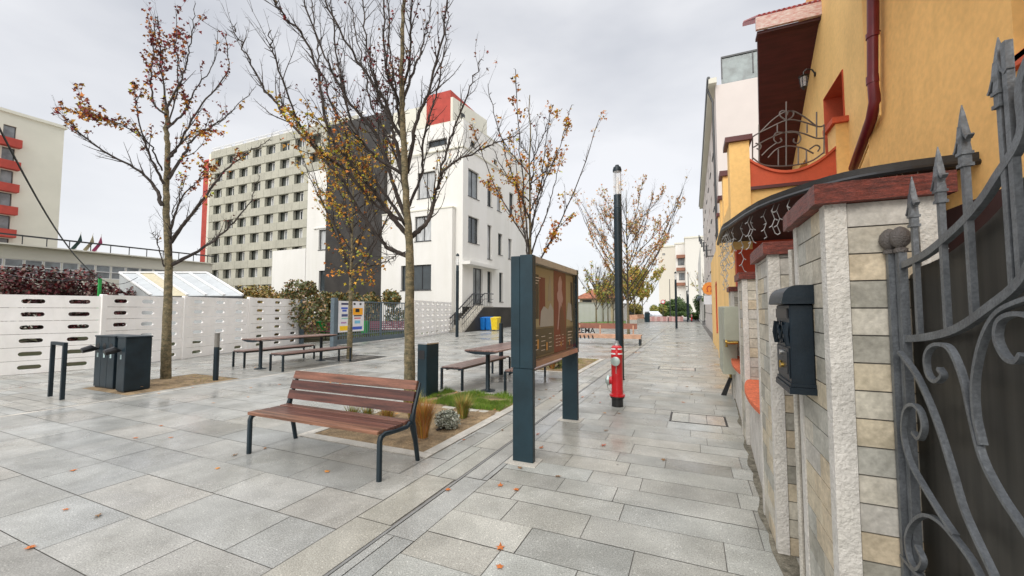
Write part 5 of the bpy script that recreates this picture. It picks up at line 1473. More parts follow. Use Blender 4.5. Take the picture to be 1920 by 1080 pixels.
def car(u, v, rz, m, label):
    q = atG(u, v)
    t = thing('parked_car', (q.x, q.y, 0), label, 'car', rz=rz, group='cars parked at the far road')
    m_ = MB(); pr_ = [(-2.1, .3), (-2.15, .7), (-1.9, .92), (-1.15, 1.0), (-.55, 1.42), (.75, 1.45), (1.5, 1.02), (2.1, .85), (2.2, .5), (2.15, .3)]
    m_.extr([(x, -.85, z) for x, z in pr_], (0, 1.7, 0)); m_.build('body', m, t)
    m_ = MB(); m_.extr([(-1.0, -.87, 1.0), (-.5, -.87, 1.36), (.7, -.87, 1.38), (1.3, -.87, 1.0)], (0, 1.74, 0)); m_.build('window', M['glass'], t)
    for x in (-1.35, 1.35):
        for y in (-.78, .78): m_ = MB(); m_.lathe([(.32, -.1), (.32, .1)], (x, y, .32), 16, 'y'); m_.build('wheel', M['rubber'], t)
    for y in (-.6, .6): m_ = MB(); m_.box(2.14, 2.2, y - .18, y + .18, .62, .75); m_.build('headlight', M['frameW'], t)
    m_ = MB(); m_.box(-2.18, -2.12, -.26, .26, .5, .62); m_.build('number_plate', M['paper'], t)
car(1222, 599.5, R(-60), M['carwhite'], 'white car parked behind the dark litter bin far away')
car(1193, 599.5, R(-10), M['carwhite'], 'white car partly behind the planter seats')
car(1172, 599.8, R(-10), M['cardark'], 'dark car beside the lamp post far away')
# far street front: round sign etc.
q = atD(1330, 541, 27)
t = thing('round_sign', (q.x, q.y, q.z - .5), 'round orange sign projecting over the sidewalk from the shops', 'sign')
m_ = MB(); m_.smooth = True; m_.lathe([(.42, -.05), (.42, .05)], (0, 0, .5), 28, 'y'); m_.build('disc', flat('osign', (240, 150, 60)), t)
m_ = MB()
pts = [(-.17, -.056, .30), (-.08, -.056, .30), (-.15, -.056, .48), (-.10, -.056, .62), (0, -.056, .67), (.10, -.056, .62), (.15, -.056, .48), (.08, -.056, .30), (.17, -.056, .30)]
m_.tube(pts, .03, 5); m_.build('emblem', flat('esign', (190, 50, 40)), t)
m_ = MB(); m_.box(-.35, .25, -.04, .04, -.55, .02); m_.build('lower_panel', M['paper'], t)
m_ = MB(); m_.beam((.4, 0, .5), (1.3, 0, .5), .05, .05); m_.build('bracket', M['frameD'], t)
# traffic sign
q = atD(1243, 566, 72)
t = thing('traffic_sign', (q.x, q.y, 0), 'round red and white traffic sign among the far green bushes', 'sign')
m_ = MB(); m_.tube([(0, 0, 0), (0, 0, q.z)], .05, 6); m_.build('pole', M['frameD'], t)
m_ = MB(); m_.lathe([(.38, -.02), (.38, .02)], (0, -.05, q.z), 20, 'y'); m_.build('rim', flat('trr', (200, 40, 40)), t)
m_ = MB(); m_.lathe([(.26, -.005), (.26, .005)], (0, -.08, q.z), 20, 'y'); m_.build('face', M['paper'], t)
# far red hydrant-like figure and people-sized posts
q = atG(1297, 603.2)
t = dup([o for o in COL.objects if o.name == 'fire_hydrant'][0], (q.x, q.y, 0), 'far red fire hydrant at the end of the row of street lamps', group='red pillar hydrants')
[o for o in COL.objects if o.name == 'fire_hydrant'][0]['group'] = 'red pillar hydrants'

# ================================================================== RIGHT SIDE: PILLARS, WALLS
TC = [(1.02, 1.0, .97), (1.0, .98, .93), (.80, .82, .83), (1.04, .95, .80), (.66, .66, .64), (1.02, .90, .74), (.92, .92, .95), (.86, .83, .78)]
def pillar(x0, x1, y0, y1, h, label, capover=.06, trimw=.055, rowh=.115):
    t = thing('wall_pillar', (x0, y0, 0), label, 'pillar', group='tiled pillars of the front wall')
    m_ = MB(); m_.box(x0 + .006, x1, y0 + .006, y1, 0, h); m_.build('core', M['joint'], t, world=True)
    m_ = MB()
    # corner trim strips wrap round the two street corners
    m_.box(x0 - .008, x0 + trimw, y0 - .008, y0 + .004, 0, h); m_.box(x0 - .008, x0 + .004, y0 + .004, y0 + trimw, 0, h)
    m_.box(x0 - .008, x0 + .004, y1 - trimw, y1 + .004, 0, h)
    m_.box(x0 + .004, x0 + trimw, y1, y1 + .006, 0, h)
    if x0 == .545: m_.box(x1 - .05, x1 + .004, y0 - .008, y0 + .004, 0, h)
    m_.build('corner_trim', M['trim'], t, world=True)
    m_ = MB(); z = 0; k = 0
    while z < h - .01:
        zz = min(z + rowh, h)
        m_.cur = random.choice(TC); m_.box(x0 + trimw + .003, x1 - (.053 if x0 == .545 else .002), y0 - .002, y0 + .0055, z + .003, zz - .003)
        # street side tiles, staggered
        a = y0 + trimw + .003; b = y1 - trimw - .003; mid = a + (b - a) * (.38 if k % 2 else .64)
        for (p_, q_) in ((a, mid), (mid, b)):
            m_.cur = random.choice(TC); m_.box(x0 - .002, x0 + .0055, p_ + .0015, q_ - .0015, z + .003, zz - .003)
        z = zz; k += 1
    m_.build('tile', M['tile'], t, world=True)
    m_ = MB(); o = capover
    # rough hewn cap, with slightly uneven edges
    n1, n2 = 10, 10; P = []
    def edge(a, b, n_):
        return [(a[0] + (b[0] - a[0]) * i / n_ + random.uniform(-.004, .004), a[1] + (b[1] - a[1]) * i / n_ + random.uniform(-.004, .004)) for i in range(n_)]
    A, B, C_, D_ = (x0 - o, y0 - o), (x1 + o, y0 - o), (x1 + o, y1 + o), (x0 - o, y1 + o)
    ring = edge(A, B, n1) + edge(B, C_, n1) + edge(C_, D_, n1) + edge(D_, A, n1)
    m_.prism(ring, h, h + .085); m_.build('cap', M['capwood'], t, world=True)
    return t
pillar(.545, .90, 2.17, 2.76, 2.06, 'nearest tiled pillar with dark red cap carrying the mailbox', .05, .07)
pillar(.49, .80, 3.26, 3.86, 1.98, 'second tiled pillar with red cap, just beyond the mailbox', .04, .06)
pillar(.57, .82, 5.68, 6.18, 1.98, 'third tiled pillar with red cap behind the orange sill', .04, .05)
pillar(.66, .9, 8.5, 8.9, 1.95, 'fourth tiled pillar farthest away behind the meter cabinets', .04, .05)
def lowwall(x0, y0, x1, y1, label, lb2):
    t = thing('low_wall', (x0, y0, 0), label, 'wall', group='low walls between the pillars')
    m_ = MB(); m_.prism([(x0, y0), (x1, y1), (x1 + .25, y1), (x0 + .25, y0)], 0, .735); m_.build('wall', M['trim'], t, world=True)
    # bowed sill
    n_ = 14; L = []
    for i in range(n_ + 1):
        f = i / n_; x = x0 + (x1 - x0) * f - .085 * math.sin(math.pi * f) ** .6; L.append((x, y0 + (y1 - y0) * f))
    poly = L + [(x1 + .26, y1), (x0 + .26, y0)]
    m_ = MB(); m_.prism(poly, .738, .775); o = m_.build('sill', M['sill'], t, world=True)
    # iron fence standing on the wall
    m_ = MB(); k = 0; y = y0 + .08
    while y < y1 - .05:
        f = (y - y0) / (y1 - y0); x = x0 + (x1 - x0) * f + .2; hh = 1.62 + .22 * math.sin(math.pi * f)
        m_.tube([(x, y, .776), (x, y, hh)], .009, 6); m_.add([(x - .016, y, hh), (x, y - .016, hh), (x + .016, y, hh), (x, y + .016, hh), (x, y, hh + .13)], [(0, 1, 4), (1, 2, 4), (2, 3, 4), (3, 0, 4)]); y += .13
    m_.beam((x0 + .2, y0, 1.55), (x1 + .2, y1, 1.55), .02, .03); m_.beam((x0 + .2, y0, .9), (x1 + .2, y1, .9), .02, .03)
    m_.build('ironwork', M['iron'], t, world=True)
lowwall(.52, 3.87, .60, 5.67, 'low rendered wall with bright orange sill between second and third pillar', '')
lowwall(.60, 6.19, .68, 8.49, 'low rendered wall with orange sill between third and fourth pillar', '')
# small gate between pillar 1 and 2
t = thing('small_gate', (.7, 2.78, 0), 'narrow dark iron side gate between the two nearest pillars', 'gate')
m_ = MB()
for k in range(4): m_.tube([(0, .05 + k * .12, .05), (0, .05 + k * .12, 1.8)], .012, 6)
m_.build('bar', M['iron'], t); m_ = MB(); m_.box(-.015, .015, .02, .46, .1, .14); m_.box(-.015, .015, .02, .46, 1.5, 1.54); m_.build('rail', M['iron'], t)
m_ = MB(); m_.tube([(-.02, .40, 1.02), (-.07, .40, 1.02), (-.07, .30, 1.02)], .010, 6); m_.build('handle', M['black'], t)
t = thing('drain_pipe', (.53, 2.80, 0), 'thin white vertical pipe beside the mailbox pillar', 'pipe')
m_ = MB(); m_.smooth = True; m_.tube([(0, 0, 0), (0, 0, 1.95)], .014, 8); m_.build('pipe', M['kerb'], t)
# dirt gathered along the foot of the walls
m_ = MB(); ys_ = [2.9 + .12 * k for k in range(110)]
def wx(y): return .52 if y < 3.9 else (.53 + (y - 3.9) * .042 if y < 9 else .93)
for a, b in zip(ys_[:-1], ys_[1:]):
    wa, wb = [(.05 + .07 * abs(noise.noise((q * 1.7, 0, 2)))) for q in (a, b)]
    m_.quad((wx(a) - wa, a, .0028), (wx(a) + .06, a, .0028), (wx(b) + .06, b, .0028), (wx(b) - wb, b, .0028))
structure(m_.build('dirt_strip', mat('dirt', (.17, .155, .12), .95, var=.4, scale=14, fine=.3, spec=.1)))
# ---- mailbox
t = thing('mailbox', (.542, 2.42, 1.19), 'dark blue black metal mailbox with curved lid hung on the nearest pillar', 'mailbox')
dx = .10; wy = .34
m_ = MB(); m_.bbox(-dx, 0, 0, wy, .03, .44, .006); m_.box(-dx - .012, 0, -.012, wy + .012, 0, .032); m_.box(-dx - .006, 0, -.006, wy + .006, .034, .05); m_.build('body', M['mailbox'], t)
m_ = MB(); m_.smooth = True; sec = [(.0, .442), (.0, .535)] + [(-.065 + .065 * math.cos(a) * 1.0 - .0, .47 + .065 * math.sin(a)) for a in [R(90 + 12 * k) for k in range(8)]] + [(-.135, .445), (-.125, .442)]
m_.extr([(x, -.02, z) for x, z in sec], (0, wy + .04, 0)); m_.build('lid', M['mailbox'], t)
m_ = MB(); m_.box(-dx - .008, -dx - .001, .03, wy - .03, .37, .42); m_.build('letter_slot', M['black'], t)
m_ = MB(); m_.box(-dx - .006, -dx - .001, .02, wy - .02, .07, .22); m_.box(-dx - .009, -dx - .0062, .04, wy - .04, .09, .20)
for k in range(9):
    a = k * .7; m_.lathe([(.012, -.012), (.008, 0)], (-dx, wy / 2 + .07 * math.cos(a), .295 + .05 * math.sin(a)), 8, 'x')
m_.tube([(-dx - .006, .05, .25), (-dx - .010, .1, .33), (-dx - .010, wy / 2, .26), (-dx - .010, wy - .1, .33), (-dx - .006, wy - .05, .25)], .007, 6)
for y in (.02, wy - .02): m_.tube([(-dx - .006, y, .23), (-dx - .014, y, .29), (-dx - .006, y, .35)], .012, 6)
m_.build('relief', M['mailbox'], t)
m_ = MB(); m_.lathe([(.014, -.012), (.014, 0)], (-dx - .007, wy / 2, .19), 12, 'x'); m_.build('lock', M['silver'], t)
m_ = MB(); m_.lathe([(.012, -.014), (.012, 0)], (-dx - .007, wy / 2 - .03, .125), 12, 'x'); m_.tube([(-dx - .014, wy / 2 + .02, .14), (-dx - .02, wy / 2 - .01, .11)], .006, 6); m_.build('knob', M['gold'], t)
# ---- meter cabinets
for (x, y, y2, z0_, z1_, lb) in [(.47, 7.4, 7.95, 1.12, 1.66, 'grey green meter cabinet with pipe, nearer of the pair on the wall'), (.47, 8.0, 8.95, .50, 1.67, 'taller grey green meter cabinet with brass fittings on its side')]:
    t = thing('meter_cabinet', (x, y, 0), lb, 'cabinet', group='meter cabinets on the wall')
    m_ = MB(); m_.bbox(0, .22, 0, y2 - y, z0_, z1_, .008); m_.build('box', M['meter'], t)
    m_ = MB(); m_.box(-.004, .003, .03, y2 - y - .03, z0_ + .03, z1_ - .03); m_.build('door', M['meter'], t)
    m_ = MB()
    if z0_ > 1: m_.tube([(.02, -.03, z0_ - .10), (.02, -.03, z0_ - .04), (.18, -.02, z0_ - .03)], .022, 8); m_.lathe([(.03, 0), (.03, .03)], (.0, -.03, z0_ - .02), 10, 'x')
    else:
        for k in range(4): m_.lathe([(.03, -.03), (.03, .0)], (.05, -.005, z1_ - .12 - k * .14), 10, 'y')
    m_.build('fitting', mat('copper', (.28, .09, .04), .35, metal=.7) if z0_ < 1 else M['gold'], t)
p = atG(1352, 741); 
t = thing('boot_scraper', (p.x, p.y, 0), 'small black slanted plastic wedge leaning at the wall foot', 'doorstop')
m_ = MB(); m_.extr([(0, 0, 0), (.14, .0, .34), (.20, .0, .33), (.09, 0, 0)], (0, .05, 0)); m_.build('plate', M['black'], t)
m_ = MB(); m_.tube([(.17, .02, .3), (.17, .02, .62)], .02, 8); m_.build('stem', M['gold'], t)

# ---- wrought iron gate, seen close at the right edge
GX = .765
t = thing('wrought_iron_gate', (GX, 2.2, 0), 'grey wrought iron gate with scrolls and spear finials at the right edge', 'gate')
def gpx(pl, X=GX): return [atX(u, v, X) for u, v in pl]
def c8(pl): return [(1560 + x * .9445, 60 + y * .9445) for x, y in pl]
m_ = MB(); m_.box(GX - .013, GX + .013, 2.085, 2.118, 0, 1.83); m_.build('stile', M['iron'], t, world=True)
m_ = MB(); m_.box(GX - .030, GX - .008, 2.132, 2.156, 0, 1.83); m_.build('hinge_post', M['iron'], t, world=True)
# horizontal top arc and second arc; they rise towards the camera and go on out of the picture
top = gpx([(1678, 504), (1735, 478), (1796, 428), (1840, 380), (1871, 334), (1920, 249)]); top += [Vector((GX, 1.40, 2.19)), Vector((GX, 1.2, 2.32)), Vector((GX, .95, 2.40))]
low = gpx([(1687, 636), (1740, 632), (1796, 617), (1860, 575), (1920, 523)]); low += [Vector((GX, 1.36, 1.80)), Vector((GX, 1.15, 1.92)), Vector((GX, .95, 2.0))]
for nm, pl in (('top_rail', top), ('middle_rail', low)):
    m_ = MB(); m_.strip(smooth_path(pl, 6), .018, .026, (1, 0, 0)); m_.build(nm, M['iron'], t, world=True)
def zat(pl, y):
    P = smooth_path(pl, 10)
    for i in range(len(P) - 1):
        if (P[i].y - y) * (P[i + 1].y - y) <= 0: return P[i].z + (P[i + 1].z - P[i].z) * (y - P[i].y) / (P[i + 1].y - P[i].y + 1e-9)
    return P[-1].z
for u, v in ((1709, 331), (1758, 275), (1803, 197), (1871, 70)):
    q = atX(u, v, GX); y = q.y; zt = zat(top, y); tip = q.z
    sp = (tip - zt)
    m_ = MB(); m_.box(GX - .008, GX + .008, y - .009, y + .009, zat(low, y), zt); m_.box(GX - .0078, GX + .0078, y - .0088, y + .0088, zt + .01, tip - .16)
    o = m_.build('bar', M['iron'], t, world=True)
    m_ = MB(); z0_ = tip - .19
    for (q_, h0, h1) in ((.0145, -.002, .008), (.011, .008, .034), (.015, .034, .043)): m_.box(GX - q_, GX + q_, y - q_, y + q_, z0_ + h0, z0_ + h1)
    prof = [(.012, .043), (.010, .07), (.0125, .088), (.009, .12), (.005, .16), (.001, .19)]
    vs = []
    for r_, h_ in prof: vs += [(GX - r_, y - r_, z0_ + h_), (GX + r_, y - r_, z0_ + h_), (GX + r_, y + r_, z0_ + h_), (GX - r_, y + r_, z0_ + h_)]
    m_.add(vs, [(4 * i + k, 4 * i + (k + 1) % 4, 4 * i + 4 + (k + 1) % 4, 4 * i + 4 + k) for i in range(5) for k in range(4)])
    m_.strip([(GX - .002, y - .006, z0_ + .125), (GX - .002, y - .016, z0_ + .095), (GX - .002, y - .030, z0_ + .078), (GX - .002, y - .040, z0_ + .086)], .015, .007, (1, 0, 0))
    m_.strip([(GX - .002, y + .006, z0_ + .125), (GX - .002, y + .016, z0_ + .085), (GX - .002, y + .030, z0_ + .058), (GX - .002, y + .038, z0_ + .050)], .015, .007, (1, 0, 0))
    m_.build('spear_finial', M['iron'], o, world=True)
for y in (1.46, 1.30, 1.14, .98):
    zt = zat(top, y); m_ = MB(); m_.box(GX - .008, GX + .008, y - .009, y + .009, zat(low, y), zt + .3); m_.build('bar', M['iron'], t, world=True)
SC = [[(135, 635), (165, 675), (190, 725), (215, 790), (240, 870), (262, 945), (290, 1010), (325, 1085), (350, 1160)],
      [(214, 668), (222, 682), (208, 694), (193, 680), (188, 650), (196, 628), (215, 620), (238, 632), (262, 690), (280, 770), (300, 845), (335, 915), (381, 985), (430, 1060)],
      [(440, 520), (381, 533), (330, 560), (300, 615), (285, 690), (287, 760), (300, 820)],
      [(381, 640), (368, 655), (347, 645), (330, 610), (335, 575), (362, 560), (400, 566), (440, 600), (470, 680), (475, 800)],
      [(163, 795), (175, 808), (184, 785), (176, 752), (160, 740), (146, 755), (143, 800), (155, 850), (185, 905), (222, 965), (246, 1000)],
      [(170, 1020), (182, 1050), (170, 1068), (155, 1045), (150, 1005), (162, 975), (185, 960), (215, 972), (250, 1010), (285, 1060), (310, 1120)],
      [(140, 1040), (165, 1070), (195, 1100), (240, 1180)],
      [(470, 560), (440, 700), (420, 860), (440, 1000)]]
for pl in SC:
    P = smooth_path(gpx(c8(pl), GX - .024), 6); m_ = MB(); m_.strip(P, .018, .012, (1, 0, 0)); m_.smooth = True; m_.build('scroll', M['iron'], t, world=True)
m_ = MB()
Lp = [p for p in smooth_path(top, 3)]
poly = [(GX + .045, p.y, p.z - .01) for p in Lp if p.y < 2.15] + [(GX + .045, .9, 0.05), (GX + .045, 2.16, .05), (GX + .045, 2.16, 1.74)]
m_.extr(poly, (.01, 0, 0)); m_.build('back_sheet', M['gatepanel'], t, world=True)
m_ = MB()
for y, x in ((2.10, GX), (2.144, GX - .019)):
    m_.smooth = True; m_.lathe([(.022, 1.831), (.022, 1.845), (.014, 1.85), (.028, 1.865), (.034, 1.885), (.030, 1.91), (.016, 1.928), (.003, 1.935)], (x, y, 0), 14)
m_.build('pine_cone_finial', mat('cone', (.14, .125, .115), .6, metal=.3, bump=1.0, bscale=160), t, world=True)

# ================================================================== ORANGE HOUSE
H = thing('orange_house', (2.4, 7, 0), 'orange plastered house with red trims, balcony and maroon roof on the right', 'house')
# main front wall (faces the street, -X); travel so that -X lies on the right: from +Y to -Y
p0_, p1_ = (2.35, 7.25), (2.35, -1.0)
wq0 = atX(1896, 5, 2.35); 
ws = [(7.25 - wq0.y - .0, 7.25 - wq0.y + 1.2, 3.55, 5.1, M['glass'], 1)]
facade(H, p0_, p1_, 2.6, 8.2, ws, M['orange'], .16, frame=M['maroon'])
m_ = MB(); m_.quad((2.35, 7.25, 0), (2.35, -1, 0), (2.35, -1, 2.6), (2.35, 7.25, 2.6)); m_.build('lower_wall', mat('shaded_lower_wall', (.05, .018, .014), .8), H, world=True); m_ = MB(); m_.quad((2.35, 7.25, 0), (2.35, 7.25, 8.2), (2.62, 7.25, 8.2), (2.62, 7.25, 0)); m_.quad((8, 7.25, 8.2), (2.35, 7.25, 8.2), (2.35, -1, 8.2), (8, -1, 8.2))  # lower wall: shade below the canopy put into its dark colour
m_.build('upper_return_wall', M['orange'], H, world=True)
m_ = MB(); m_.box(2.30, 2.349, wq0.y - 1.25, wq0.y + .06, 3.46, 3.549); m_.build('window_sill', M['redorange'], H, world=True)
# eave above main wall
m_ = MB(); m_.box(1.55, 2.8, -1.5, 7.6, 6.62, 6.78); m_.build('eave', M['maroon'], H, world=True)
m_ = MB(); m_.add([(1.5, -1.5, 6.79), (1.5, 7.7, 6.79), (5.5, 7.7, 10.2), (5.5, -1.5, 10.2)], [(0, 1, 2, 3)]); m_.build('roof', M['rooftile'], H, world=True)
# gable wing wall (X = 2.62)
GXw = 2.62
A_ = atX(1583, 126, GXw); 
wz0, wz1 = 4.0, atX(1565, 155, GXw).z
wy1 = atX(1546, 200, GXw).y; wy0 = atX(1584, 200, GXw).y
facade(H, (GXw, 16.0), (GXw, 7.25), 2.8, 8.9, [(16 - wy1, 16 - wy0, 3.6, min(7.4, wz1), M['glass'], 0), (16 - 12.6, 16 - 11.7, 3.4, 5.3, M['glass'], 0)], M['yellow'], .45, frame=M['maroon'])
m_ = MB(); m_.quad((GXw, 16, 0), (GXw, 9.2, 0), (GXw, 9.2, 2.8), (GXw, 16, 2.8)); m_.build('wing_lower_wall', M['redorange'], H, world=True)
# red reveal lining of the tall window
m_ = MB()
e_ = .012
m_.box(GXw - .02, GXw + .43, wy1 - e_, wy1 - .001, 3.6, min(7.4, wz1)); m_.box(GXw - .02, GXw + .43, wy0 + .001, wy0 + e_, 3.6, min(7.4, wz1))
m_.box(GXw - .02, GXw + .43, wy0 + e_, wy1 - e_, min(7.4, wz1) - .012, min(7.4, wz1) - .001)
m_.build('window_reveal', M['redorange'], H, world=True)
# gable roof over wing: ridge at Y=12.3
RX = 1.52
def slab(P, th, name, m): q = MB(); q.extr(P, (0, 0, th)); return q.build(name, m, H, world=True)
rk = atX(1420, 45, RX); ridge_y, ridge_z = 12.0, atX(1420, 42, RX).z
YN = 12.0
a_ = atY(1419, 43, 10.2); b_ = atY(1590, 36, 10.2)
# near slope: runs up and away from the eave line seen as the peeling fascia
ez = a_.z; ex0, ex1 = a_.x, b_.x + .6
slab([(ex0, 10.2, ez), (ex1, 10.2, ez), (ex1, 12.6, ez + 1.5), (ex0, 12.6, ez + 1.5)], .10, 'wing_roof', M['rooftile'])
for k in range(14):
    q = MB()
m_ = MB()
for k in range(24):
    x = ex0 + (ex1 - ex0) * (k + .5) / 24; m_.tube([(x, 10.15, ez + .12), (x, 12.6, ez + 1.62)], .035, 6)
m_.build('roof_rib', M['rooftile'], H, world=True)
m_ = MB(); m_.box(ex0 - .03, ex1, 10.12, 10.19, ez - .20, ez + .08); m_.build('fascia', M['fascia'], H, world=True)
m_ = MB(); m_.box(ex0, GXw + .3, 10.2, 10.5, ez - .26, ez - .20); m_.build('eave_board', M['maroonB'], H, world=True)
# maroon soffit sheet sloping down and away behind the eave
B_ = atX(1512, 55, GXw); C_ = atX(1470, 312, GXw); D_ = atY(1424, 320, C_.y); A2 = Vector((ex0 + .02, 10.3, ez - .2))
m_ = MB(); Q = [A2, Vector((GXw + .1, 10.3, ez - .2)), Vector((GXw + .1, C_.y, C_.z - 1.2)), Vector((D_.x, C_.y, D_.z - 1.2))]
m_.extr([tuple(v) for v in Q], (0, .10, .10)); m_.build('soffit', M['maroonB'], H, world=True)
m_ = MB(); m_.beam(atY(1432, 60, 10.6), atX(1512, 95, GXw), .10, .12); m_.build('brace', M['maroon'], H, world=True)
# wing front (faces camera) below the balcony, and balcony
BY = 9.0
bl_, br_ = atY(1378, 430, BY).x, GXw
zb0, zb1 = 2.9, atY(1405, 352, BY).z
m_ = MB(); m_.box(bl_, 2.9, BY, BY + .25, 3.25, zb1 - .0); m_.box(bl_, bl_ + .2, BY + .25, 15.8, 0, zb1 - .02)
m_.build('wing_wall', M['yellow'], H, world=True)
m_ = MB(); m_.box(bl_ + .01, 2.9, BY + .01, BY + .24, 0, 3.248); m_.build('terrace_wall', mat('terrace_red', (.55, .07, .03), .8, var=.15, scale=2), H, world=True)
ct = atY(1384, 268, BY).z
lx0, lx1 = atY(1367, 300, BY).x, atY(1405, 300, BY).x
rx0, rx1 = atY(1567, 300, BY).x, atY(1602, 300, BY).x
rt = atY(1585, 232, BY).z
m_ = MB(); m_.box(lx0, lx1, BY - .06, BY + .4, zb1 - 1.2, ct); m_.build('balcony_pillar', M['yellow'], H, world=True)
m_ = MB(); m_.box(rx0, rx1, BY - .06, BY + .4, zb1 - .6, rt); m_.build('balcony_pillar', M['yellow'], H, world=True)
m_ = MB(); m_.box(lx0 - .07, lx1 + .05, BY - .13, BY + .47, ct + .001, ct + .10); m_.build('pillar_cap', M['maroon'], H, world=True)
m_ = MB(); m_.box(rx0 - .06, rx1 + .02, BY - .13, BY + .47, rt + .001, rt + .10); m_.build('pillar_cap', M['redorange'], H, world=True)
# curved red parapet
m_ = MB(); n_ = 16; za, zm, zc = atY(1405, 303, BY).z, atY(1480, 325, BY).z, atY(1565, 280, BY).z
for i in range(n_):
    def zc_(f): return (1 - f) ** 2 * za + 2 * f * (1 - f) * (2 * zm - (za + zc) / 2) + f * f * zc
    f0, f1 = i / n_, (i + 1) / n_; xa, xb = lx1 + (rx0 - lx1) * f0, lx1 + (rx0 - lx1) * f1
    m_.extr([(xa, BY - .01, zb1), (xb, BY - .01, zb1), (xb, BY - .01, zc_(f1)), (xa, BY - .01, zc_(f0))], (0, .18, 0))
m_.build('parapet', M['redorange'], H, world=True)
m_ = MB()
for i in range(n_):
    f0, f1 = i / n_, (i + 1) / n_; xa, xb = lx1 + (rx0 - lx1) * f0, lx1 + (rx0 - lx1) * f1
    m_.extr([(xa, BY - .05, zc_(f0) + .001), (xb, BY - .05, zc_(f1) + .001), (xb, BY - .05, zc_(f1) + .05), (xa, BY - .05, zc_(f0) + .05)], (0, .27, 0))
m_.build('parapet_cap', M['redorange'], H, world=True)
m_ = MB(); m_.box(lx1, rx0, BY - .07, BY - .011, zb1 - .06, zb1); m_.build('parapet_base', M['maroon'], H, world=True)
# railing
m_ = MB(); m_.smooth = True; ry = BY + .06
def rp(pl): return [atY(1340 + x * .2222, 200 + y * .2222, ry) for x, y in pl]
def rq(pl): return smooth_path([atY(1300 + x * .389, y * .389, ry) for x, y in pl], 4)
RL = [[(270, 695), (285, 660), (360, 620), (450, 580), (520, 585), (600, 610), (630, 605)], [(290, 710), (360, 670), (450, 635), (520, 640), (590, 665), (630, 665)], [(285, 760), (340, 795), (450, 800), (560, 780), (630, 735)],
      [(360, 760), (400, 720), (450, 705), (520, 712), (580, 740)], [(320, 640), (380, 580), (430, 545), (450, 540)], [(450, 540), (480, 535), (530, 560), (590, 605)],
      [(448, 580), (420, 560), (418, 540), (440, 535), (448, 555)], [(452, 580), (480, 560), (482, 540), (460, 535), (452, 555)],
      [(448, 640), (400, 640), (388, 670), (405, 690), (425, 680), (420, 665)], [(452, 640), (500, 640), (518, 665), (505, 690), (485, 685), (485, 668)], [(300, 690), (325, 700), (320, 720), (305, 715)], [(560, 720), (590, 700), (610, 710), (600, 730)], [(330, 750), (360, 720), (400, 690)]]
for pl in RL: m_.tube(rq(pl), .014, 5)
for x, a, b in ((285, 655, 770), (316, 600, 780), (405, 600, 640), (410, 720, 800), (448, 490, 800), (506, 712, 790), (548, 600, 640), (594, 540, 660), (630, 600, 740), (545, 720, 785)):
    m_.tube([atY(1300 + x * .389, a * .389, ry), atY(1300 + x * .389, b * .389, ry)], .013, 5)
m_.build('balcony_railing', mat('rail_iron', (.13, .11, .10), .5, metal=.4), H, world=True)
# downpipe
dp = [atX(1637, -60, 2.25), atX(1637, 150, 2.25), atX(1640, 190, 2.25), atX(1634, 222, 2.25), atX(1600, 315, 2.45)]
m_ = MB(); m_.smooth = True; m_.tube(dp, .065, 12); m_.lathe([(.075, -.05), (.075, .05)], tuple(dp[1]), 12); m_.lathe([(.078, -.03), (.078, .03)], tuple(dp[0].lerp(dp[1], .6)), 12); m_.build('downpipe', M['pipe'], H, world=True)
m_ = MB(); m_.smooth = True; m_.tube([atX(1649, 60, 2.3), atX(1649, 150, 2.3), atX(1651, 215, 2.3), atX(1612, 315, 2.5)], .011, 6); m_.build('conduit', M['yellow'], H, world=True)
# awning / canopy over the terrace
cp = [(.50, 9.0), (.48, 7.6), (.56, 7.1), (.8, 6.0), (1.14, 5.4), (1.43, 5.08), (1.78, 4.94), (2.18, 4.9), (2.9, 4.9)]
CP = [(p.x, p.y) for p in smooth_path([Vector((a, b, 0)) for a, b in cp], 3)]
m_ = MB(); zc0 = 2.93
for i in range(len(CP) - 1):
    a, b = CP[i], CP[i + 1]
    m_.quad((a[0], a[1], zc0), (b[0], b[1], zc0), (b[0], b[1], zc0 + .07), (a[0], a[1], zc0 + .07))
    ia, ib = (a[0] + .02, a[1] + .02), (b[0] + .02, b[1] + .02)
m_.add([(x, y, zc0 + .07 + 0) for x, y in CP] + [(2.9, 9.0, zc0 + .35)], [(i, i + 1, len(CP)) for i in range(len(CP) - 1)])
m_.add([(x, y, zc0) for x, y in CP] + [(2.9, 9.0, zc0)], [(i + 1, i, len(CP)) for i in range(len(CP) - 1)])
m_.build('canopy', mat('canopy_felt', (.020, .018, .016), .6, var=.3, scale=5, bump=.3), H, world=True)
m_ = MB()
m_.tube([(x, y, zc0 - .02) for x, y in CP], .028, 6); m_.build('canopy_gutter', M['black'], H, world=True)
m_ = MB(); m_.tube([(2.2, 5.4, 0), (2.2, 5.4, zc0)], .06, 10); m_.build('canopy_post', M['maroon'], H, world=True)
# icicle lights
t = thing('icicle_lights', (.6, 7, 2.9), 'white icicle string lights hanging from the dark canopy edge', 'string lights')
for i in range(2, 34):
    f = i / 38; k = int(f * (len(CP) - 1)); x, y = CP[k]; x += .05; y += .05
    xx = x + random.uniform(-.03, .03); L_ = random.uniform(.3, 1.0); pts = []; z = zc0 - .03; s_ = 1
    n_ = int(L_ / .09)
    m_ = MB()
    for j in range(n_ + 1):
        pts.append(Vector((xx + s_ * .018, y + s_ * .018, z))); z -= .09; s_ = -s_
    if len(pts) > 2:
        m_.tube(pts, .0045, 4)
        for p in pts[1:]: m_.tube([p, p + Vector((random.choice([-1, 1]) * .03, .0, -.02))], .006, 4)
        m_.build('strand', M['lightwire'], t, world=True)
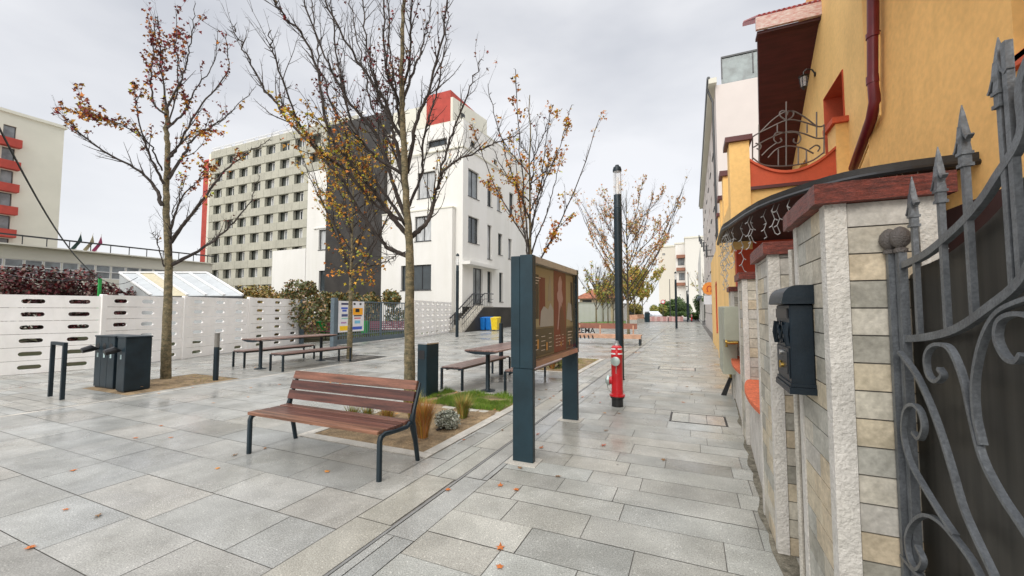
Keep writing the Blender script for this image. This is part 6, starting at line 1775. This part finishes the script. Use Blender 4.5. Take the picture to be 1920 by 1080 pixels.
# wall lantern
lq = atX(1507, 150, GXw - .22)
t = thing('wall_lantern', (GXw, lq.y, lq.z), 'small black wall lantern on the orange gable wall beside the soffit', 'lantern')
m_ = MB(); m_.tube([(-.01, 0, .10), (-.06, 0, .20), (-.16, 0, .24), (-.22, 0, .18), (-.22, 0, .13)], .016, 7); m_.lathe([(.05, -.02), (.05, .0)], (0, 0, .08), 10, 'x'); m_.build('bracket', M['black'], t)
m_ = MB(); m_.lathe([(.02, .13), (.11, .08), (.09, .06)], (-.22, 0, 0), 8); m_.lathe([(.06, -.16), (.03, -.20), (.005, -.24)], (-.22, 0, 0), 8)
for k in range(6): a = k * 1.047; m_.tube([(-.22 + .085 * math.cos(a), .085 * math.sin(a), .06), (-.22 + .06 * math.cos(a), .06 * math.sin(a), -.16)], .008, 4)
m_.build('cage', M['black'], t)
m_ = MB(); m_.lathe([(.078, .055), (.052, -.155)], (-.22, 0, 0), 8); m_.build('glass', M['clear'], t)

# street front beyond: balcony stacks of the orange terrace, then the pale block
t = thing('orange_terrace', (.95, 16, 0), 'further orange facade with red window reveals and capped piers along the sidewalk', 'house')
facade(t, (.92, 23.0), (.92, 9.4), 0, 4.0, [(23 - 12.2, 23 - 11.5, .8, 2.6, M['glass'], 0), (23 - 14.6, 23 - 13.8, .8, 2.6, M['glass'], 0), (23 - 18, 23 - 17, .8, 2.6, M['glass'], 0)], M['yellow'], .2, frame=M['redorange'])
for k, (u0, u1, vt, Y_) in enumerate([(1355, 1366, 323, 12.5), (1350, 1358, 367, 16.0), (1347, 1353, 398, 19.5)]):
    a = atY(u0, vt + 8, Y_); b = atY(u1, vt + 8, Y_)
    m_ = MB(); m_.box(a.x, b.x, Y_, Y_ + .4, 0, a.z); m_.build('pier', M['yellow'], t, world=True)
    m_ = MB(); m_.box(a.x - .08, b.x + .08, Y_ - .08, Y_ + .48, a.z + .001, a.z + .14); m_.build('pier_cap', M['maroon'], t, world=True)
m_ = MB()
for (y0_, y1_) in ((11.4, 12.3), (13.7, 14.7), (16.9, 18.1)):
    m_.box(.86, .918, y0_, y0_ + .08, .7, 2.7); m_.box(.86, .918, y1_ - .08, y1_, .7, 2.7); m_.box(.86, .918, y0_ + .08, y1_ - .08, 2.62, 2.7)
m_.build('window_surround', M['redorange'], t, world=True)
PB = thing('pale_apartment_block', (1.3, 24, 0), 'pale pinkish apartment block rising behind the orange house', 'building')
cx0 = 1.25; cy0 = atX(1345, 300, cx0).y; zt = atX(1345, 122, cx0).z
ws = []
for r_ in range(5):
    for k in range(7):
        ws.append((1.5 + k * 3.4, 2.7 + k * 3.4, 1.4 + r_ * 2.9, 2.9 + r_ * 2.9))
facade(PB, (cx0, cy0 + 26), (cx0, cy0), 0, zt, [w_ for w_ in ws if w_[3] < zt - .3], mat('pale_render', (.66, .60, .56), .9, var=.05, scale=.4), .2, frame=M['frameD'])
m_ = MB(); m_.quad((cx0, cy0, 0), (16, cy0, 0), (16, cy0, zt), (cx0, cy0, zt)); m_.quad((cx0, cy0, zt), (16, cy0, zt), (16, cy0 + 26, zt), (cx0, cy0 + 26, zt)); m_.build('end_wall', MATS['pale_render'], PB, world=True)
m_ = MB(); m_.box(cx0 - .3, cx0 + .05, cy0 - .3, cy0 + 26, zt + .002, zt + .25); m_.build('roof_edge', M['stucco2'], PB, world=True)
m_ = MB(); m_.tube([(cx0 - .3, cy0 - .3, zt + .28), (cx0 - .3, cy0 + 26, zt + .28)], .08, 6); m_.tube([(cx0 - .35, cy0 + .2, zt), (cx0 - .12, cy0 + .2, zt - .7), (cx0 - .08, cy0 + .2, .3)], .05, 6); m_.build('gutter', M['frameD'], PB, world=True)
a_ = atY(1352, 128, cy0 + .1); b_ = atY(1425, 85, cy0 + .1)
m_ = MB(); m_.box(a_.x, b_.x + 3, cy0 + .1, cy0 + .14, zt - .05, zt + 1.3); m_.build('terrace_glass', mat('terr_glass', (.16, .20, .20), .15, var=.4, scale=2), PB, world=True)
m_ = MB(); m_.box(a_.x, b_.x + 3, cy0 + .05, cy0 + .19, zt + 1.3, zt + 1.38)
for k in range(5): m_.box(a_.x + k * 1.3, a_.x + k * 1.3 + .05, cy0 + .06, cy0 + .17, zt + .3, zt + 1.3)
m_.build('terrace_rail', M['frameD'], PB, world=True)
m_ = MB()
for k in range(5):
    y = cy0 + 3 + 5 * k; m_.box(cx0 - .5, cx0 - .001, y, y + .05, 4.5 + k, 4.55 + k); m_.box(cx0 - .5, cx0 - .42, y, y + .9, 4.56 + k, 5.1 + k)
m_.build('wall_unit', M['frameD'], PB, world=True)
# shop fronts beyond the pale block
t = thing('shop_row', (1.6, 50, 0), 'grey shop fronts at the far end of the sidewalk', 'building')
facade(t, (1.0, 72.0), (1.0, 50.2), 0, 9, [(2 + k * 4, 4.5 + k * 4, .4, 2.6) for k in range(5)], M['stucco'], .3)
m_ = MB(); m_.box(.6, .99, 50.4, 71, 3.0, 3.25); m_.build('fascia_strip', M['greygate'], t, world=True)
print('objects', len(COL.objects), 'dorm windows', cnt)
